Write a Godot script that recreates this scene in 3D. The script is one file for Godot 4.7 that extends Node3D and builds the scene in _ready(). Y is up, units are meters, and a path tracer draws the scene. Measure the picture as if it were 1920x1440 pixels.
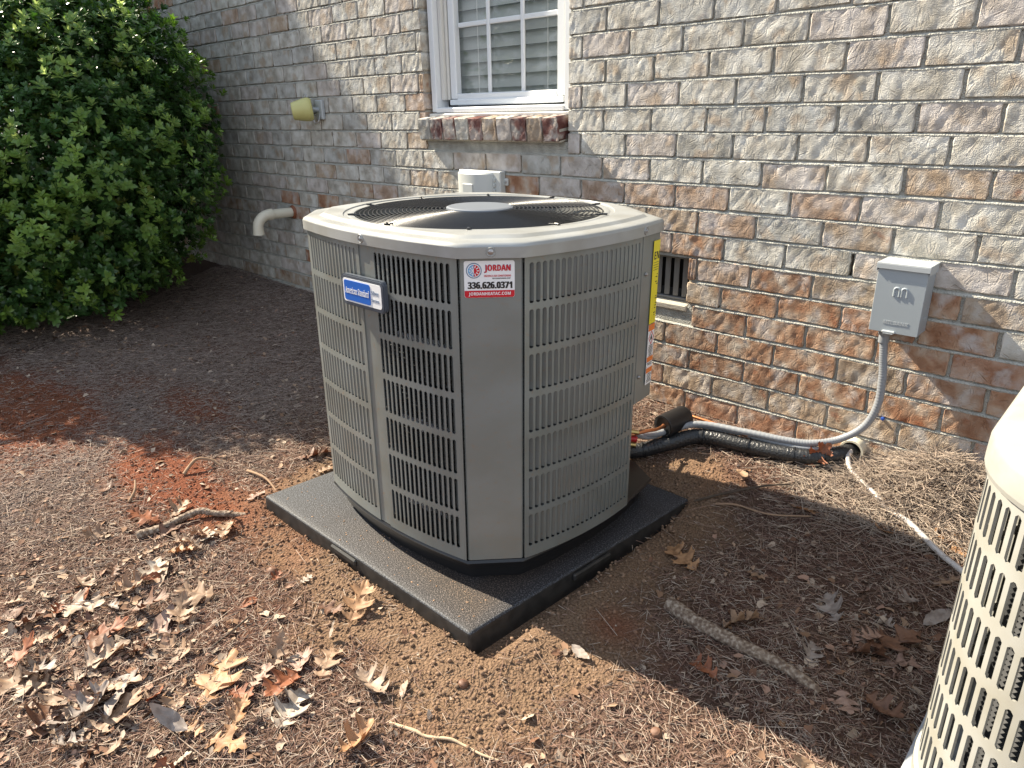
extends Node3D

const COURSE := 0.0813            # height of one brick course with its joint
const BRICK_PITCH := 0.20325
const WIN_L := -2.596
const WIN_R := -1.778
const WIN_B := 1.033
const WIN_T := 2.45
const VENT := [-1.64, -1.235, 0.376, 0.562]

var M := {}
var cam: Camera3D
var rng := RandomNumberGenerator.new()
var fine := FastNoiseLite.new()
var broad := FastNoiseLite.new()
var leafbits := FastNoiseLite.new()

# ------------------------------------------------------------------ helpers

func lin(r: float, g: float, b: float) -> Color:
	return Color(r, g, b).linear_to_srgb()

func mat(called: String, c: Color, rough := 0.6, metal := 0.0) -> StandardMaterial3D:
	var m := StandardMaterial3D.new()
	m.resource_name = called
	m.albedo_color = c
	m.roughness = rough
	m.metallic = metal
	M[called] = m
	return m

func noise(freq: float, octaves := 4, s := 1, kind := FastNoiseLite.TYPE_SIMPLEX_SMOOTH) -> FastNoiseLite:
	var n := FastNoiseLite.new()
	n.noise_type = kind
	n.seed = s
	n.frequency = freq
	n.fractal_octaves = octaves
	return n

func ramp(stops: Array) -> Gradient:
	var g := Gradient.new()
	var o := PackedFloat32Array()
	var c := PackedColorArray()
	for s in stops:
		o.append(s[0])
		c.append(s[1])
	g.offsets = o
	g.colors = c
	return g

func noise_tex(n: FastNoiseLite, size: int, r: Gradient = null, normalise := true) -> NoiseTexture2D:
	var t := NoiseTexture2D.new()
	t.width = size
	t.height = size
	t.seamless = true
	t.seamless_blend_skirt = 0.15
	t.generate_mipmaps = false
	t.normalize = normalise
	t.noise = n
	if r:
		t.color_ramp = r
	return t

func triplanar(m: StandardMaterial3D, per_metre: float, off := Vector3.ZERO, in_world := true) -> void:
	m.uv1_triplanar = true
	m.uv1_world_triplanar = in_world
	m.uv1_scale = Vector3.ONE * per_metre
	m.uv1_offset = off
	m.uv1_triplanar_sharpness = 6.0

func relief(m: StandardMaterial3D, t: Texture2D, centimetres: float) -> void:
	m.heightmap_enabled = true
	m.heightmap_texture = t
	m.heightmap_scale = centimetres

func new_st() -> SurfaceTool:
	var st := SurfaceTool.new()
	st.begin(Mesh.PRIMITIVE_TRIANGLES)
	return st

# corners counter-clockwise as seen from outside
func tri(st: SurfaceTool, a: Vector3, b: Vector3, c: Vector3) -> void:
	st.add_vertex(a)
	st.add_vertex(c)
	st.add_vertex(b)

func quad(st: SurfaceTool, a: Vector3, b: Vector3, c: Vector3, d: Vector3) -> void:
	tri(st, a, b, c)
	tri(st, a, c, d)

func tri_out(st: SurfaceTool, a: Vector3, b: Vector3, c: Vector3, centre: Vector3) -> void:
	if (b - a).cross(c - a).dot((a + b + c) / 3.0 - centre) < 0.0:
		tri(st, a, c, b)
	else:
		tri(st, a, b, c)

func quad_out(st: SurfaceTool, a: Vector3, b: Vector3, c: Vector3, d: Vector3, centre: Vector3) -> void:
	tri_out(st, a, b, c, centre)
	tri_out(st, a, c, d, centre)

# a box with chamfered edges
func bevel_box(st: SurfaceTool, centre: Vector3, size: Vector3, b := 0.003, basis := Basis()) -> void:
	st.set_smooth_group(-1)
	var h := size * 0.5
	b = minf(b, minf(h.x, minf(h.y, h.z)) * 0.9)
	var p := func(sx: int, sy: int, sz: int, axis: int) -> Vector3:
		var v := Vector3(sx * (h.x - (0.0 if axis == 0 else b)), sy * (h.y - (0.0 if axis == 1 else b)), sz * (h.z - (0.0 if axis == 2 else b)))
		return centre + basis * v
	for s in [-1, 1]:
		quad_out(st, p.call(s, -1, -1, 0), p.call(s, 1, -1, 0), p.call(s, 1, 1, 0), p.call(s, -1, 1, 0), centre)
		quad_out(st, p.call(-1, s, -1, 1), p.call(1, s, -1, 1), p.call(1, s, 1, 1), p.call(-1, s, 1, 1), centre)
		quad_out(st, p.call(-1, -1, s, 2), p.call(1, -1, s, 2), p.call(1, 1, s, 2), p.call(-1, 1, s, 2), centre)
	for s in [-1, 1]:
		for t in [-1, 1]:
			quad_out(st, p.call(s, t, -1, 0), p.call(s, t, 1, 0), p.call(s, t, 1, 1), p.call(s, t, -1, 1), centre)
			quad_out(st, p.call(s, -1, t, 0), p.call(s, 1, t, 0), p.call(s, 1, t, 2), p.call(s, -1, t, 2), centre)
			quad_out(st, p.call(-1, s, t, 1), p.call(1, s, t, 1), p.call(1, s, t, 2), p.call(-1, s, t, 2), centre)
			for u in [-1, 1]:
				tri_out(st, p.call(s, t, u, 0), p.call(s, t, u, 1), p.call(s, t, u, 2), centre)

# a round tube along points; radius is a number or a Callable of (share along, angle)
func tube(st: SurfaceTool, pts: PackedVector3Array, radius, sides := 10, caps := true) -> void:
	st.set_smooth_group(0)
	var rings := []
	var n := pts.size()
	var side := Vector3.ZERO
	for i in n:
		var d := (pts[mini(i + 1, n - 1)] - pts[maxi(i - 1, 0)]).normalized()
		if side == Vector3.ZERO:
			side = d.cross(Vector3.UP if absf(d.y) < 0.9 else Vector3.RIGHT).normalized()
		side = (side - d * side.dot(d)).normalized()
		var up := side.cross(d)
		var ring := PackedVector3Array()
		for k in sides:
			var a := TAU * k / sides
			var r: float = radius if radius is float else radius.call(float(i) / (n - 1), a)
			ring.append(pts[i] + (side * cos(a) + up * sin(a)) * r)
		rings.append(ring)
	for i in n - 1:
		for k in sides:
			var l := (k + 1) % sides
			var mid := (pts[i] + pts[i + 1]) * 0.5
			quad_out(st, rings[i][k], rings[i][l], rings[i + 1][l], rings[i + 1][k], mid)
	if caps:
		st.set_smooth_group(-1)
		for k in sides:
			var l := (k + 1) % sides
			tri_out(st, pts[0], rings[0][k], rings[0][l], pts[1])
			tri_out(st, pts[n - 1], rings[n - 1][k], rings[n - 1][l], pts[n - 2])

# a smooth curve through points
func curve(pts: Array, steps := 6) -> PackedVector3Array:
	var out := PackedVector3Array()
	var n := pts.size()
	for i in n - 1:
		var a: Vector3 = pts[maxi(i - 1, 0)]
		var b: Vector3 = pts[i]
		var c: Vector3 = pts[i + 1]
		var d: Vector3 = pts[mini(i + 2, n - 1)]
		for k in steps:
			out.append(b.cubic_interpolate(c, a, d, float(k) / steps))
	out.append(pts[n - 1])
	return out

# a lathe about an axis; profile of (radius, along)
func lathe(st: SurfaceTool, profile: Array, frame: Transform3D, segs := 24) -> void:
	for i in profile.size() - 1:
		st.set_smooth_group(i + 1)
		var p: Vector2 = profile[i]
		var q: Vector2 = profile[i + 1]
		for k in segs:
			var a := TAU * k / segs
			var b := TAU * (k + 1) / segs
			var e := func(v: Vector2, t: float) -> Vector3:
				return frame * Vector3(v.x * cos(t), v.y, v.x * sin(t))
			quad(st, e.call(p, a), e.call(q, a), e.call(q, b), e.call(p, b))

func commit(st: SurfaceTool) -> ArrayMesh:
	st.generate_normals()
	return st.commit()

func obj(called: String, mesh: Mesh, m: Material, parent: Node = self) -> MeshInstance3D:
	var o := MeshInstance3D.new()
	o.name = called
	o.mesh = mesh
	o.material_override = m
	parent.add_child(o, true)
	return o

func part(called: String, st: SurfaceTool, m: Material, parent: Node = self) -> MeshInstance3D:
	return obj(called, commit(st), m, parent)

func tag(o: Node, label: String, category: String, group := "") -> void:
	o.set_meta("label", label)
	o.set_meta("category", category)
	if group:
		o.set_meta("group", group)

func thing(called: String, label: String, category: String, at := Vector3.ZERO, group := "") -> Node3D:
	var o := Node3D.new()
	o.name = called
	add_child(o, true)
	o.position = at
	tag(o, label, category, group)
	return o

func beveled(called: String, centre: Vector3, size: Vector3, m: Material, parent: Node, b := 0.003, basis := Basis()) -> MeshInstance3D:
	var st := new_st()
	bevel_box(st, centre, size, b, basis)
	return part(called, st, m, parent)

func copies(called: String, mesh: Mesh, m: Material, places: Array, colours: PackedColorArray, parent: Node = self) -> MultiMeshInstance3D:
	var mm := MultiMesh.new()
	mm.transform_format = MultiMesh.TRANSFORM_3D
	mm.use_colors = not colours.is_empty()
	mm.mesh = mesh
	mm.instance_count = places.size()
	for i in places.size():
		mm.set_instance_transform(i, places[i])
		if mm.use_colors:
			mm.set_instance_color(i, colours[i])
	var o := MultiMeshInstance3D.new()
	o.name = called
	o.multimesh = mm
	o.material_override = m
	o.set_meta("kind", "stuff")
	parent.add_child(o, true)
	return o

func in_view(p: Vector3, margin := 0.06) -> bool:
	var q := cam.transform.affine_inverse() * p
	if q.z > -0.1:
		return false
	var ty := tan(deg_to_rad(cam.fov) * 0.5)
	return absf(q.x / -q.z) < ty * 4.0 / 3.0 + margin and absf(q.y / -q.z) < ty + margin

func lettering(called: String, words: String, font: Font, height: float, m: Material, parent: Node3D, frame: Transform3D, width := 0.0, slant := 0.0, depth := 0.0006) -> void:
	# centred on frame, facing its +z; scaled to the given height and width
	var tm := TextMesh.new()
	tm.text = words
	tm.font = font
	tm.font_size = 64
	tm.pixel_size = 0.01
	tm.depth = 0.05
	tm.curve_step = 1.0
	var box := tm.get_aabb()
	var ky := height / maxf(box.size.y, 0.001)
	var kx := width / maxf(box.size.x, 0.001) if width > 0.0 else ky
	var arrays := tm.get_mesh_arrays()
	var v: PackedVector3Array = arrays[Mesh.ARRAY_VERTEX]
	var mid := box.get_center()
	for i in v.size():
		var p := v[i] - mid
		v[i] = frame * Vector3((p.x + p.y * slant) * kx, p.y * ky, p.z / 0.05 * depth)
	arrays[Mesh.ARRAY_VERTEX] = v
	arrays[Mesh.ARRAY_NORMAL] = null
	arrays[Mesh.ARRAY_TANGENT] = null
	var am := ArrayMesh.new()
	am.add_surface_from_arrays(Mesh.PRIMITIVE_TRIANGLES, arrays)
	obj(called, am, m, parent)

func flat_shape(st: SurfaceTool, outline: Array, frame: Transform3D, depth := 0.0006) -> void:
	# a thin plate with the given outline (counter-clockwise in x, y), facing +z of frame
	st.set_smooth_group(-1)
	var pv := PackedVector2Array(outline)
	var ids := Geometry2D.triangulate_polygon(pv)
	var mid := Vector2.ZERO
	for p in pv:
		mid += p / pv.size()
	var centre := frame * Vector3(mid.x, mid.y, -1.0)
	for i in range(0, ids.size(), 3):
		tri_out(st, frame * Vector3(pv[ids[i]].x, pv[ids[i]].y, depth), frame * Vector3(pv[ids[i + 1]].x, pv[ids[i + 1]].y, depth), frame * Vector3(pv[ids[i + 2]].x, pv[ids[i + 2]].y, depth), centre)
	var inside := frame * Vector3(mid.x, mid.y, 0)
	for i in pv.size():
		var a := pv[i]
		var b := pv[(i + 1) % pv.size()]
		quad_out(st, frame * Vector3(a.x, a.y, 0), frame * Vector3(b.x, b.y, 0), frame * Vector3(b.x, b.y, depth), frame * Vector3(a.x, a.y, depth), inside)

func round_rect(w: float, h: float, r: float, n := 4) -> Array:
	var out := []
	for c in [[1, 1, 0.0], [-1, 1, PI / 2], [-1, -1, PI], [1, -1, PI * 1.5]]:
		for k in n + 1:
			var a: float = c[2] + PI / 2 * k / n
			out.append(Vector2(c[0] * (w / 2 - r) + r * cos(a), c[1] * (h / 2 - r) + r * sin(a)))
	return out

func disc(r: float, n := 24, a0 := 0.0, a1 := TAU) -> Array:
	var out := []
	var whole := a1 - a0 > TAU - 0.01
	if not whole:
		out.append(Vector2.ZERO)
	for k in (n if whole else n + 1):
		var a := a0 + (a1 - a0) * k / n
		out.append(Vector2(cos(a), sin(a)) * r)
	return out

# ------------------------------------------------------------------ ground

func ground_base(x: float, z: float) -> float:
	var y := -0.125 * smoothstep(0.05, 0.6, z)
	if x < -1.8:
		y += 0.03 * minf(-x - 1.8, 3.5)
	y += 0.09 * exp(-(pow(x + 0.33, 2) / 0.03 + pow(z - 0.06, 2) / 0.012))
	if z > 1.5:
		y -= 0.02 * minf(z - 1.5, 4.0)
	return y

# distance outside the black pad's footprint
func pad_distance(x: float, z: float) -> float:
	var dx := maxf(maxf(-1.94 - x, x + 0.95), 0.0)
	var dz := maxf(maxf(0.42 - z, z - 1.31), 0.0)
	return sqrt(dx * dx + dz * dz)

func dug(x: float, z: float) -> float:
	var d := pad_distance(x, z) + 0.12 * broad.get_noise_2d(x * 220.0, z * 220.0)
	var reach := 0.17 + 0.10 * smoothstep(0.4, 1.2, z) * smoothstep(-1.9, -0.9, x)
	return 1.0 - smoothstep(reach * 0.55, reach * 1.3, d)

func clay(x: float, z: float) -> float:
	var n := broad.get_noise_2d(x * 90.0 + 300.0, z * 90.0)
	var m := maxf(exp(-(pow((x + 2.35) / 0.48, 2) + pow((z - 1.42) / 0.15, 2))), exp(-(pow((x + 3.45) / 0.6, 2) + pow((z - 1.58) / 0.24, 2))))
	m = maxf(m, 0.6 * exp(-(pow((x + 2.9) / 0.5, 2) + pow((z - 1.1) / 0.15, 2))))
	m = maxf(m, 0.55 * exp(-(pow((x + 0.80) / 0.07, 2) + pow((z - 1.02) / 0.07, 2))))
	return clampf(m * 1.55 + n * 0.5 - 0.05, 0.0, 1.0)

func ground_y(x: float, z: float) -> float:
	var y := ground_base(x, z)
	y += 0.006 * broad.get_noise_2d(x * 120.0, z * 120.0)
	y += 0.0045 * fine.get_noise_2d(x * 100.0, z * 100.0)
	if z > 1.25 and z < 1.8:
		y += 0.012 * maxf(0.0, broad.get_noise_2d(x * 300.0 + 9.0, z * 300.0)) * dug(x, z)
	var b := pad_distance(x, z)
	if b < 0.001:
		y = minf(y, -0.15)
	elif b < 0.15 and z > 0.6:
		y += 0.012 * exp(-pow((b - 0.05) / 0.04, 2))
	return y

func _ready() -> void:
	# ---------------------------------------------------------------- camera, sky, sun
	cam = Camera3D.new()
	cam.name = "camera"
	add_child(cam)
	cam.position = Vector3(0.0, 1.0554, 2.1958)
	cam.rotation = Vector3(-0.36835, 0.76188, -0.020965)
	cam.fov = 56.91
	cam.near = 0.05
	cam.far = 200.0

	var sky_m := ProceduralSkyMaterial.new()
	sky_m.sky_top_color = lin(0.34, 0.40, 0.50)
	sky_m.sky_horizon_color = lin(0.73, 0.755, 0.76)
	sky_m.sky_curve = 0.12
	sky_m.ground_horizon_color = lin(0.30, 0.28, 0.25)
	sky_m.ground_bottom_color = lin(0.16, 0.13, 0.10)
	sky_m.sun_angle_max = 12.0
	var sky := Sky.new()
	sky.sky_material = sky_m
	var env := Environment.new()
	env.background_mode = Environment.BG_SKY
	env.sky = sky
	env.background_energy_multiplier = 0.78
	env.tonemap_mode = Environment.TONE_MAPPER_LINEAR
	env.tonemap_exposure = 2.85
	env.sdfgi_enabled = true
	env.ssao_enabled = true
	env.ssil_enabled = true
	var we := WorldEnvironment.new()
	we.name = "world_environment"
	we.environment = env
	add_child(we)
	var sun := DirectionalLight3D.new()
	sun.name = "sun"
	add_child(sun)
	sun.look_at_from_position(Vector3.ZERO, Vector3(1.0, -0.89, -0.15))
	sun.light_energy = 1.55
	sun.light_color = Color(1.0, 0.95, 0.86)
	sun.light_angular_distance = 0.5
	sun.shadow_enabled = true

	rng.seed = 20240
	fine = noise(0.35, 4, 5)
	broad = noise(0.02, 3, 11)
	make_materials()
	build_ground()
	build_house()
	build_pad_and_unit()
	build_beige_unit()
	build_wall_fittings()
	build_pipes()
	build_shrub()
	build_branches()
	build_fallen_leaves()
	build_leaf_scraps()
	build_litter()

func make_materials() -> void:
	# brick faces: a whitewashed base with patches of bare clay
	var grain := noise_tex(noise(0.10, 4, 21), 512)
	var strokes := stroke_texture()
	M["grain"] = grain
	var wash := noise_tex(noise(0.012, 6, 41), 512, ramp([[0.12, lin(0.36, 0.335, 0.285)], [0.42, lin(0.475, 0.45, 0.395)], [0.6, lin(0.54, 0.52, 0.465)], [0.88, lin(0.63, 0.615, 0.565)]]))
	var tan_t := noise_tex(noise(0.012, 6, 43), 512, ramp([[0.12, lin(0.31, 0.225, 0.155)], [0.45, lin(0.42, 0.33, 0.245)], [0.65, lin(0.49, 0.42, 0.345)], [0.9, lin(0.57, 0.525, 0.475)]]))
	var clay_t := noise_tex(noise(0.012, 6, 47), 512, ramp([[0.12, lin(0.27, 0.135, 0.078)], [0.42, lin(0.37, 0.225, 0.145)], [0.62, lin(0.43, 0.305, 0.22)], [0.9, lin(0.50, 0.44, 0.37)]]))
	var red_t := noise_tex(noise(0.012, 6, 53), 512, ramp([[0.2, lin(0.13, 0.055, 0.048)], [0.4, lin(0.21, 0.115, 0.10)], [0.52, lin(0.31, 0.235, 0.205)], [0.66, lin(0.44, 0.40, 0.355)]]))
	var patch_tan := noise_tex(noise(0.009, 4, 61), 512, ramp([[0.0, Color(lin(0.33, 0.235, 0.15), 0.8)], [0.26, Color(lin(0.38, 0.285, 0.20), 0.45)], [0.40, Color(lin(0.40, 0.33, 0.25), 0.0)], [0.76, Color(lin(0.42, 0.36, 0.34), 0.0)], [0.94, Color(lin(0.42, 0.33, 0.30), 0.4)]]))
	var patch_white := noise_tex(noise(0.010, 5, 67), 512, ramp([[0.0, Color(lin(0.52, 0.49, 0.47), 0.9)], [0.24, Color(lin(0.48, 0.44, 0.41), 0.5)], [0.38, Color(lin(0.46, 0.42, 0.40), 0.0)], [0.78, Color(lin(0.26, 0.10, 0.05), 0.0)], [0.94, Color(lin(0.24, 0.085, 0.04), 0.6)]]))
	for kind in [["wash", wash, patch_tan], ["tan", tan_t, patch_white], ["clay", clay_t, patch_white], ["red", red_t, patch_white]]:
		for k in 4:
			var t: float = [1.0, 0.88, 1.08, 0.95][k]
			var warm: Vector3 = [Vector3(1, 1, 1), Vector3(0.98, 1, 1.03), Vector3(1.03, 1.0, 0.96), Vector3(1.03, 0.98, 1.0)][k]
			var m := mat("%s_%d" % [kind[0], k], lin(minf(t * warm.x, 1.0), minf(t * warm.y, 1.0), minf(t * warm.z, 1.0)), 0.95)
			m.albedo_texture = kind[1]
			m.detail_enabled = true
			m.detail_albedo = kind[2]
			m.detail_blend_mode = BaseMaterial3D.BLEND_MODE_MIX
			m.metallic_specular = 0.25
			triplanar(m, 1.6, Vector3(0.31 * k, 0.47 * k, 0.13 * k))
			relief(m, strokes, 0.75)
	var mortar := mat("mortar", Color.WHITE, 0.95)
	mortar.albedo_texture = noise_tex(noise(0.02, 5, 71), 256, ramp([[0.2, lin(0.33, 0.325, 0.29)], [0.6, lin(0.42, 0.415, 0.37)], [0.9, lin(0.50, 0.49, 0.44)]]))
	triplanar(mortar, 3.0)
	relief(mortar, grain, 0.4)
	# cabinet paint, metals, plastics
	var smudge := noise_tex(noise(0.006, 4, 73), 256, ramp([[0.2, Color(0.30, 0.30, 0.30)], [0.8, Color(0.42, 0.42, 0.42)]]))
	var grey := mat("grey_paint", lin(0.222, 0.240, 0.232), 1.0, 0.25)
	grey.roughness_texture = smudge
	triplanar(grey, 2.0, Vector3.ZERO, false)
	grey.metallic_specular = 0.5
	var dust := noise_tex(noise(0.01, 5, 77), 256, ramp([[0.3, lin(1, 1, 1)], [0.8, lin(0.88, 0.86, 0.82)]]))
	grey.albedo_texture = dust
	grey.detail_enabled = true
	grey.detail_blend_mode = BaseMaterial3D.BLEND_MODE_MIX
	grey.detail_albedo = noise_tex(noise(0.05, 5, 74), 512, ramp([[0.66, Color(lin(0.26, 0.20, 0.15), 0.0)], [0.80, Color(lin(0.26, 0.19, 0.14), 0.22)], [0.93, Color(lin(0.24, 0.16, 0.11), 0.6)]]))
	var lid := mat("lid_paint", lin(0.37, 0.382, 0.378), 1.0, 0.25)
	lid.roughness_texture = smudge
	lid.albedo_texture = dust
	triplanar(lid, 2.0, Vector3.ZERO, false)
	var beige := mat("beige_paint", lin(0.345, 0.345, 0.32), 0.45)
	beige.albedo_texture = noise_tex(noise(0.012, 5, 78), 256, ramp([[0.3, lin(1, 1, 1)], [0.85, lin(0.86, 0.83, 0.76)]]))
	triplanar(beige, 2.5, Vector3.ZERO, false)
	mat("black_metal", lin(0.012, 0.012, 0.013), 0.35)
	mat("black_wire", lin(0.02, 0.022, 0.026), 0.28)
	mat("coil_dark", lin(0.016, 0.017, 0.019), 0.55, 0.3)
	mat("coil_bright", lin(0.75, 0.76, 0.78), 0.4, 0.2)
	mat("coil_grey", lin(0.065, 0.068, 0.072), 0.5, 0.3)
	mat("steel", lin(0.45, 0.45, 0.46), 0.3, 0.95)
	mat("hub_grey", lin(0.17, 0.19, 0.22), 0.45, 0.2)
	var padm := mat("pad_plastic", Color.WHITE, 0.62)
	padm.albedo_texture = noise_tex(noise(0.16, 3, 79), 512, ramp([[0.36, lin(0.018, 0.019, 0.022)], [0.56, lin(0.048, 0.051, 0.059)], [0.76, lin(0.17, 0.178, 0.195)]]))
	padm.vertex_color_use_as_albedo = true
	triplanar(padm, 2.2, Vector3(0.2, 0, 0.35))
	relief(padm, noise_tex(noise(0.25, 3, 81), 512), 0.12)
	var pads := mat("pad_side", lin(0.028, 0.027, 0.026), 0.55)
	pads.albedo_texture = noise_tex(noise(0.03, 5, 82), 256, ramp([[0.3, lin(0.55, 0.55, 0.55)], [0.7, lin(1, 1, 1)], [0.9, lin(1, 0.9, 0.8)]]))
	triplanar(pads, 3.0)
	# white things
	mat("vinyl", lin(0.72, 0.74, 0.75), 0.4)
	mat("vinyl_dull", lin(0.62, 0.61, 0.57), 0.5)
	mat("pvc", lin(0.66, 0.62, 0.50), 0.35)
	mat("light_plastic", lin(0.52, 0.535, 0.51), 0.45)
	mat("yellow_plastic", lin(0.52, 0.50, 0.20), 0.45)
	mat("galvanised", lin(0.345, 0.385, 0.41), 0.45, 0.15)
	mat("galvanised_lid", lin(0.44, 0.47, 0.48), 0.45, 0.15)
	mat("conduit_grey", lin(0.25, 0.265, 0.285), 0.4)
	var foam := mat("foam", lin(0.020, 0.021, 0.023), 0.38)
	relief(foam, noise_tex(noise(0.05, 3, 83), 256), 0.15)
	triplanar(foam, 8.0)
	mat("copper", lin(0.55, 0.22, 0.10), 0.35, 0.85)
	mat("red_plastic", lin(0.55, 0.02, 0.02), 0.4)
	mat("brass", lin(0.55, 0.40, 0.16), 0.35, 0.8)
	mat("blue_plastic", lin(0.03, 0.09, 0.40), 0.4)
	mat("cable_white", lin(0.52, 0.50, 0.47), 0.4)
	mat("clear_tube", lin(0.50, 0.46, 0.43), 0.3)
	mat("blind", lin(0.34, 0.35, 0.32), 0.55)
	mat("room_dark", lin(0.10, 0.10, 0.10), 0.9)
	var glass := mat("glass", Color(0.86, 0.93, 0.91, 0.10), 0.02)
	glass.transparency = BaseMaterial3D.TRANSPARENCY_ALPHA
	mat("vent_metal", lin(0.20, 0.20, 0.20), 0.5, 0.3)
	var conc := mat("concrete", Color.WHITE, 0.9)
	conc.albedo_texture = noise_tex(noise(0.03, 5, 84), 256, ramp([[0.2, lin(0.30, 0.32, 0.34)], [0.8, lin(0.46, 0.48, 0.50)]]))
	triplanar(conc, 3.0)
	var ledge := mat("mortar_ledge", lin(0.50, 0.46, 0.38), 0.95)
	triplanar(ledge, 4.0)
	relief(ledge, grain, 0.3)
	# prints
	mat("print_white", lin(0.80, 0.80, 0.80), 0.35)
	mat("print_black", lin(0.012, 0.012, 0.012), 0.4)
	mat("print_red", lin(0.55, 0.012, 0.025), 0.35)
	mat("print_blue", lin(0.012, 0.11, 0.47), 0.35)
	mat("print_sky", lin(0.10, 0.32, 0.58), 0.35)
	mat("print_slate", lin(0.16, 0.22, 0.32), 0.35)
	mat("print_yellow", lin(0.78, 0.66, 0.02), 0.4)
	mat("print_orange", lin(0.80, 0.20, 0.03), 0.4)
	mat("badge_grey", lin(0.085, 0.10, 0.125), 0.35, 0.2)
	# soil, straw, leaves
	var soil := mat("soil", Color.WHITE, 0.98)
	soil.vertex_color_use_as_albedo = true
	soil.metallic_specular = 0.15
	soil.albedo_texture = noise_tex(noise(0.11, 5, 85), 512, ramp([[0.2, lin(0.55, 0.53, 0.52)], [0.55, lin(0.85, 0.84, 0.83)], [0.85, lin(1, 1, 1)]]))
	triplanar(soil, 2.2)
	relief(soil, noise_tex(noise(0.09, 5, 86), 512), 0.55)
	for n in [["straw", 0.85], ["clod", 0.98], ["flake", 0.8]]:
		var m := mat(n[0], Color.WHITE, n[1])
		m.vertex_color_use_as_albedo = true
		m.metallic_specular = 0.3
	for n in [["tan", 0.31, 0.20, 0.125], ["pale", 0.36, 0.265, 0.195], ["brown", 0.17, 0.085, 0.05], ["pink", 0.33, 0.215, 0.165], ["gold", 0.37, 0.205, 0.10], ["white", 0.40, 0.335, 0.27], ["rust", 0.25, 0.085, 0.035], ["grey", 0.28, 0.235, 0.205]]:
		var m := mat("leaf_" + n[0], lin(n[1], n[2], n[3]), 0.6)
		m.albedo_texture = noise_tex(noise(0.03, 5, 90), 128, ramp([[0.2, lin(0.62, 0.58, 0.55)], [0.6, lin(1, 1, 1)]])) if not M.has("leaf_grain") else M["leaf_grain"]
		M["leaf_grain"] = m.albedo_texture
		triplanar(m, 9.0)
		m.backlight_enabled = true
		m.backlight = lin(n[1] * 0.5, n[2] * 0.4, n[3] * 0.3)
	var bark := mat("bark", Color.WHITE, 0.9)
	bark.albedo_texture = noise_tex(noise(0.10, 5, 91), 256, ramp([[0.25, lin(0.11, 0.072, 0.050)], [0.48, lin(0.19, 0.14, 0.10)], [0.62, lin(0.26, 0.20, 0.15)], [0.82, lin(0.37, 0.31, 0.25)]]))
	triplanar(bark, 3.0)
	relief(bark, grain, 0.15)
	var twig := mat("twig", lin(0.30, 0.20, 0.13), 0.85)
	twig.metallic_specular = 0.3
	mat("root_skin", lin(0.46, 0.34, 0.22), 0.7)
	mat("stem", lin(0.07, 0.05, 0.035), 0.85)
	var leaf := mat("holly_leaf", Color.WHITE, 0.30)
	leaf.vertex_color_use_as_albedo = true
	leaf.backlight_enabled = true
	leaf.backlight = lin(0.5, 0.62, 0.2)

# grainy height map with short tool and finger strokes pressed into it
func stroke_texture() -> ImageTexture:
	var size := 640
	var im := noise(0.26, 2, 21).get_seamless_image(size, size)
	im.convert(Image.FORMAT_L8)
	var soft := noise(0.022, 3, 22).get_seamless_image(size, size)
	soft.convert(Image.FORMAT_L8)
	var a := im.get_data()
	var b := soft.get_data()
	for i in a.size():
		a[i] = clampi(int(a[i] * 0.22 + b[i] * 0.42 + 55.0), 0, 255)
	var r := RandomNumberGenerator.new()
	r.seed = 12
	for k in 480:
		var p := Vector2(r.randf(), r.randf()) * size
		var ang := PI / 2 + r.randfn() * 0.55
		var ln := r.randf_range(10.0, 46.0)
		var turn := r.randfn() * 0.012
		var depth := r.randf_range(35.0, 110.0)
		var wide := r.randi_range(1, 2)
		for s in int(ln):
			var d := Vector2(cos(ang), sin(ang))
			p += d
			ang += turn
			var fade := sin(PI * s / ln)
			var w := Vector2(-d.y, d.x)
			for q in range(-wide - 1, wide + 3):
				var x := posmod(int(p.x + w.x * q), size)
				var y := posmod(int(p.y + w.y * q), size)
				var change := -depth * fade if q <= wide else depth * 0.35 * fade
				var i := y * size + x
				a[i] = clampi(a[i] + int(change * (0.5 if absi(q) == wide else 0.8)), 0, 255) if q > wide else clampi(mini(a[i], int(a[i] + change * 0.55)), 0, 255)
	return ImageTexture.create_from_image(Image.create_from_data(size, size, false, Image.FORMAT_L8, a))

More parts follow.
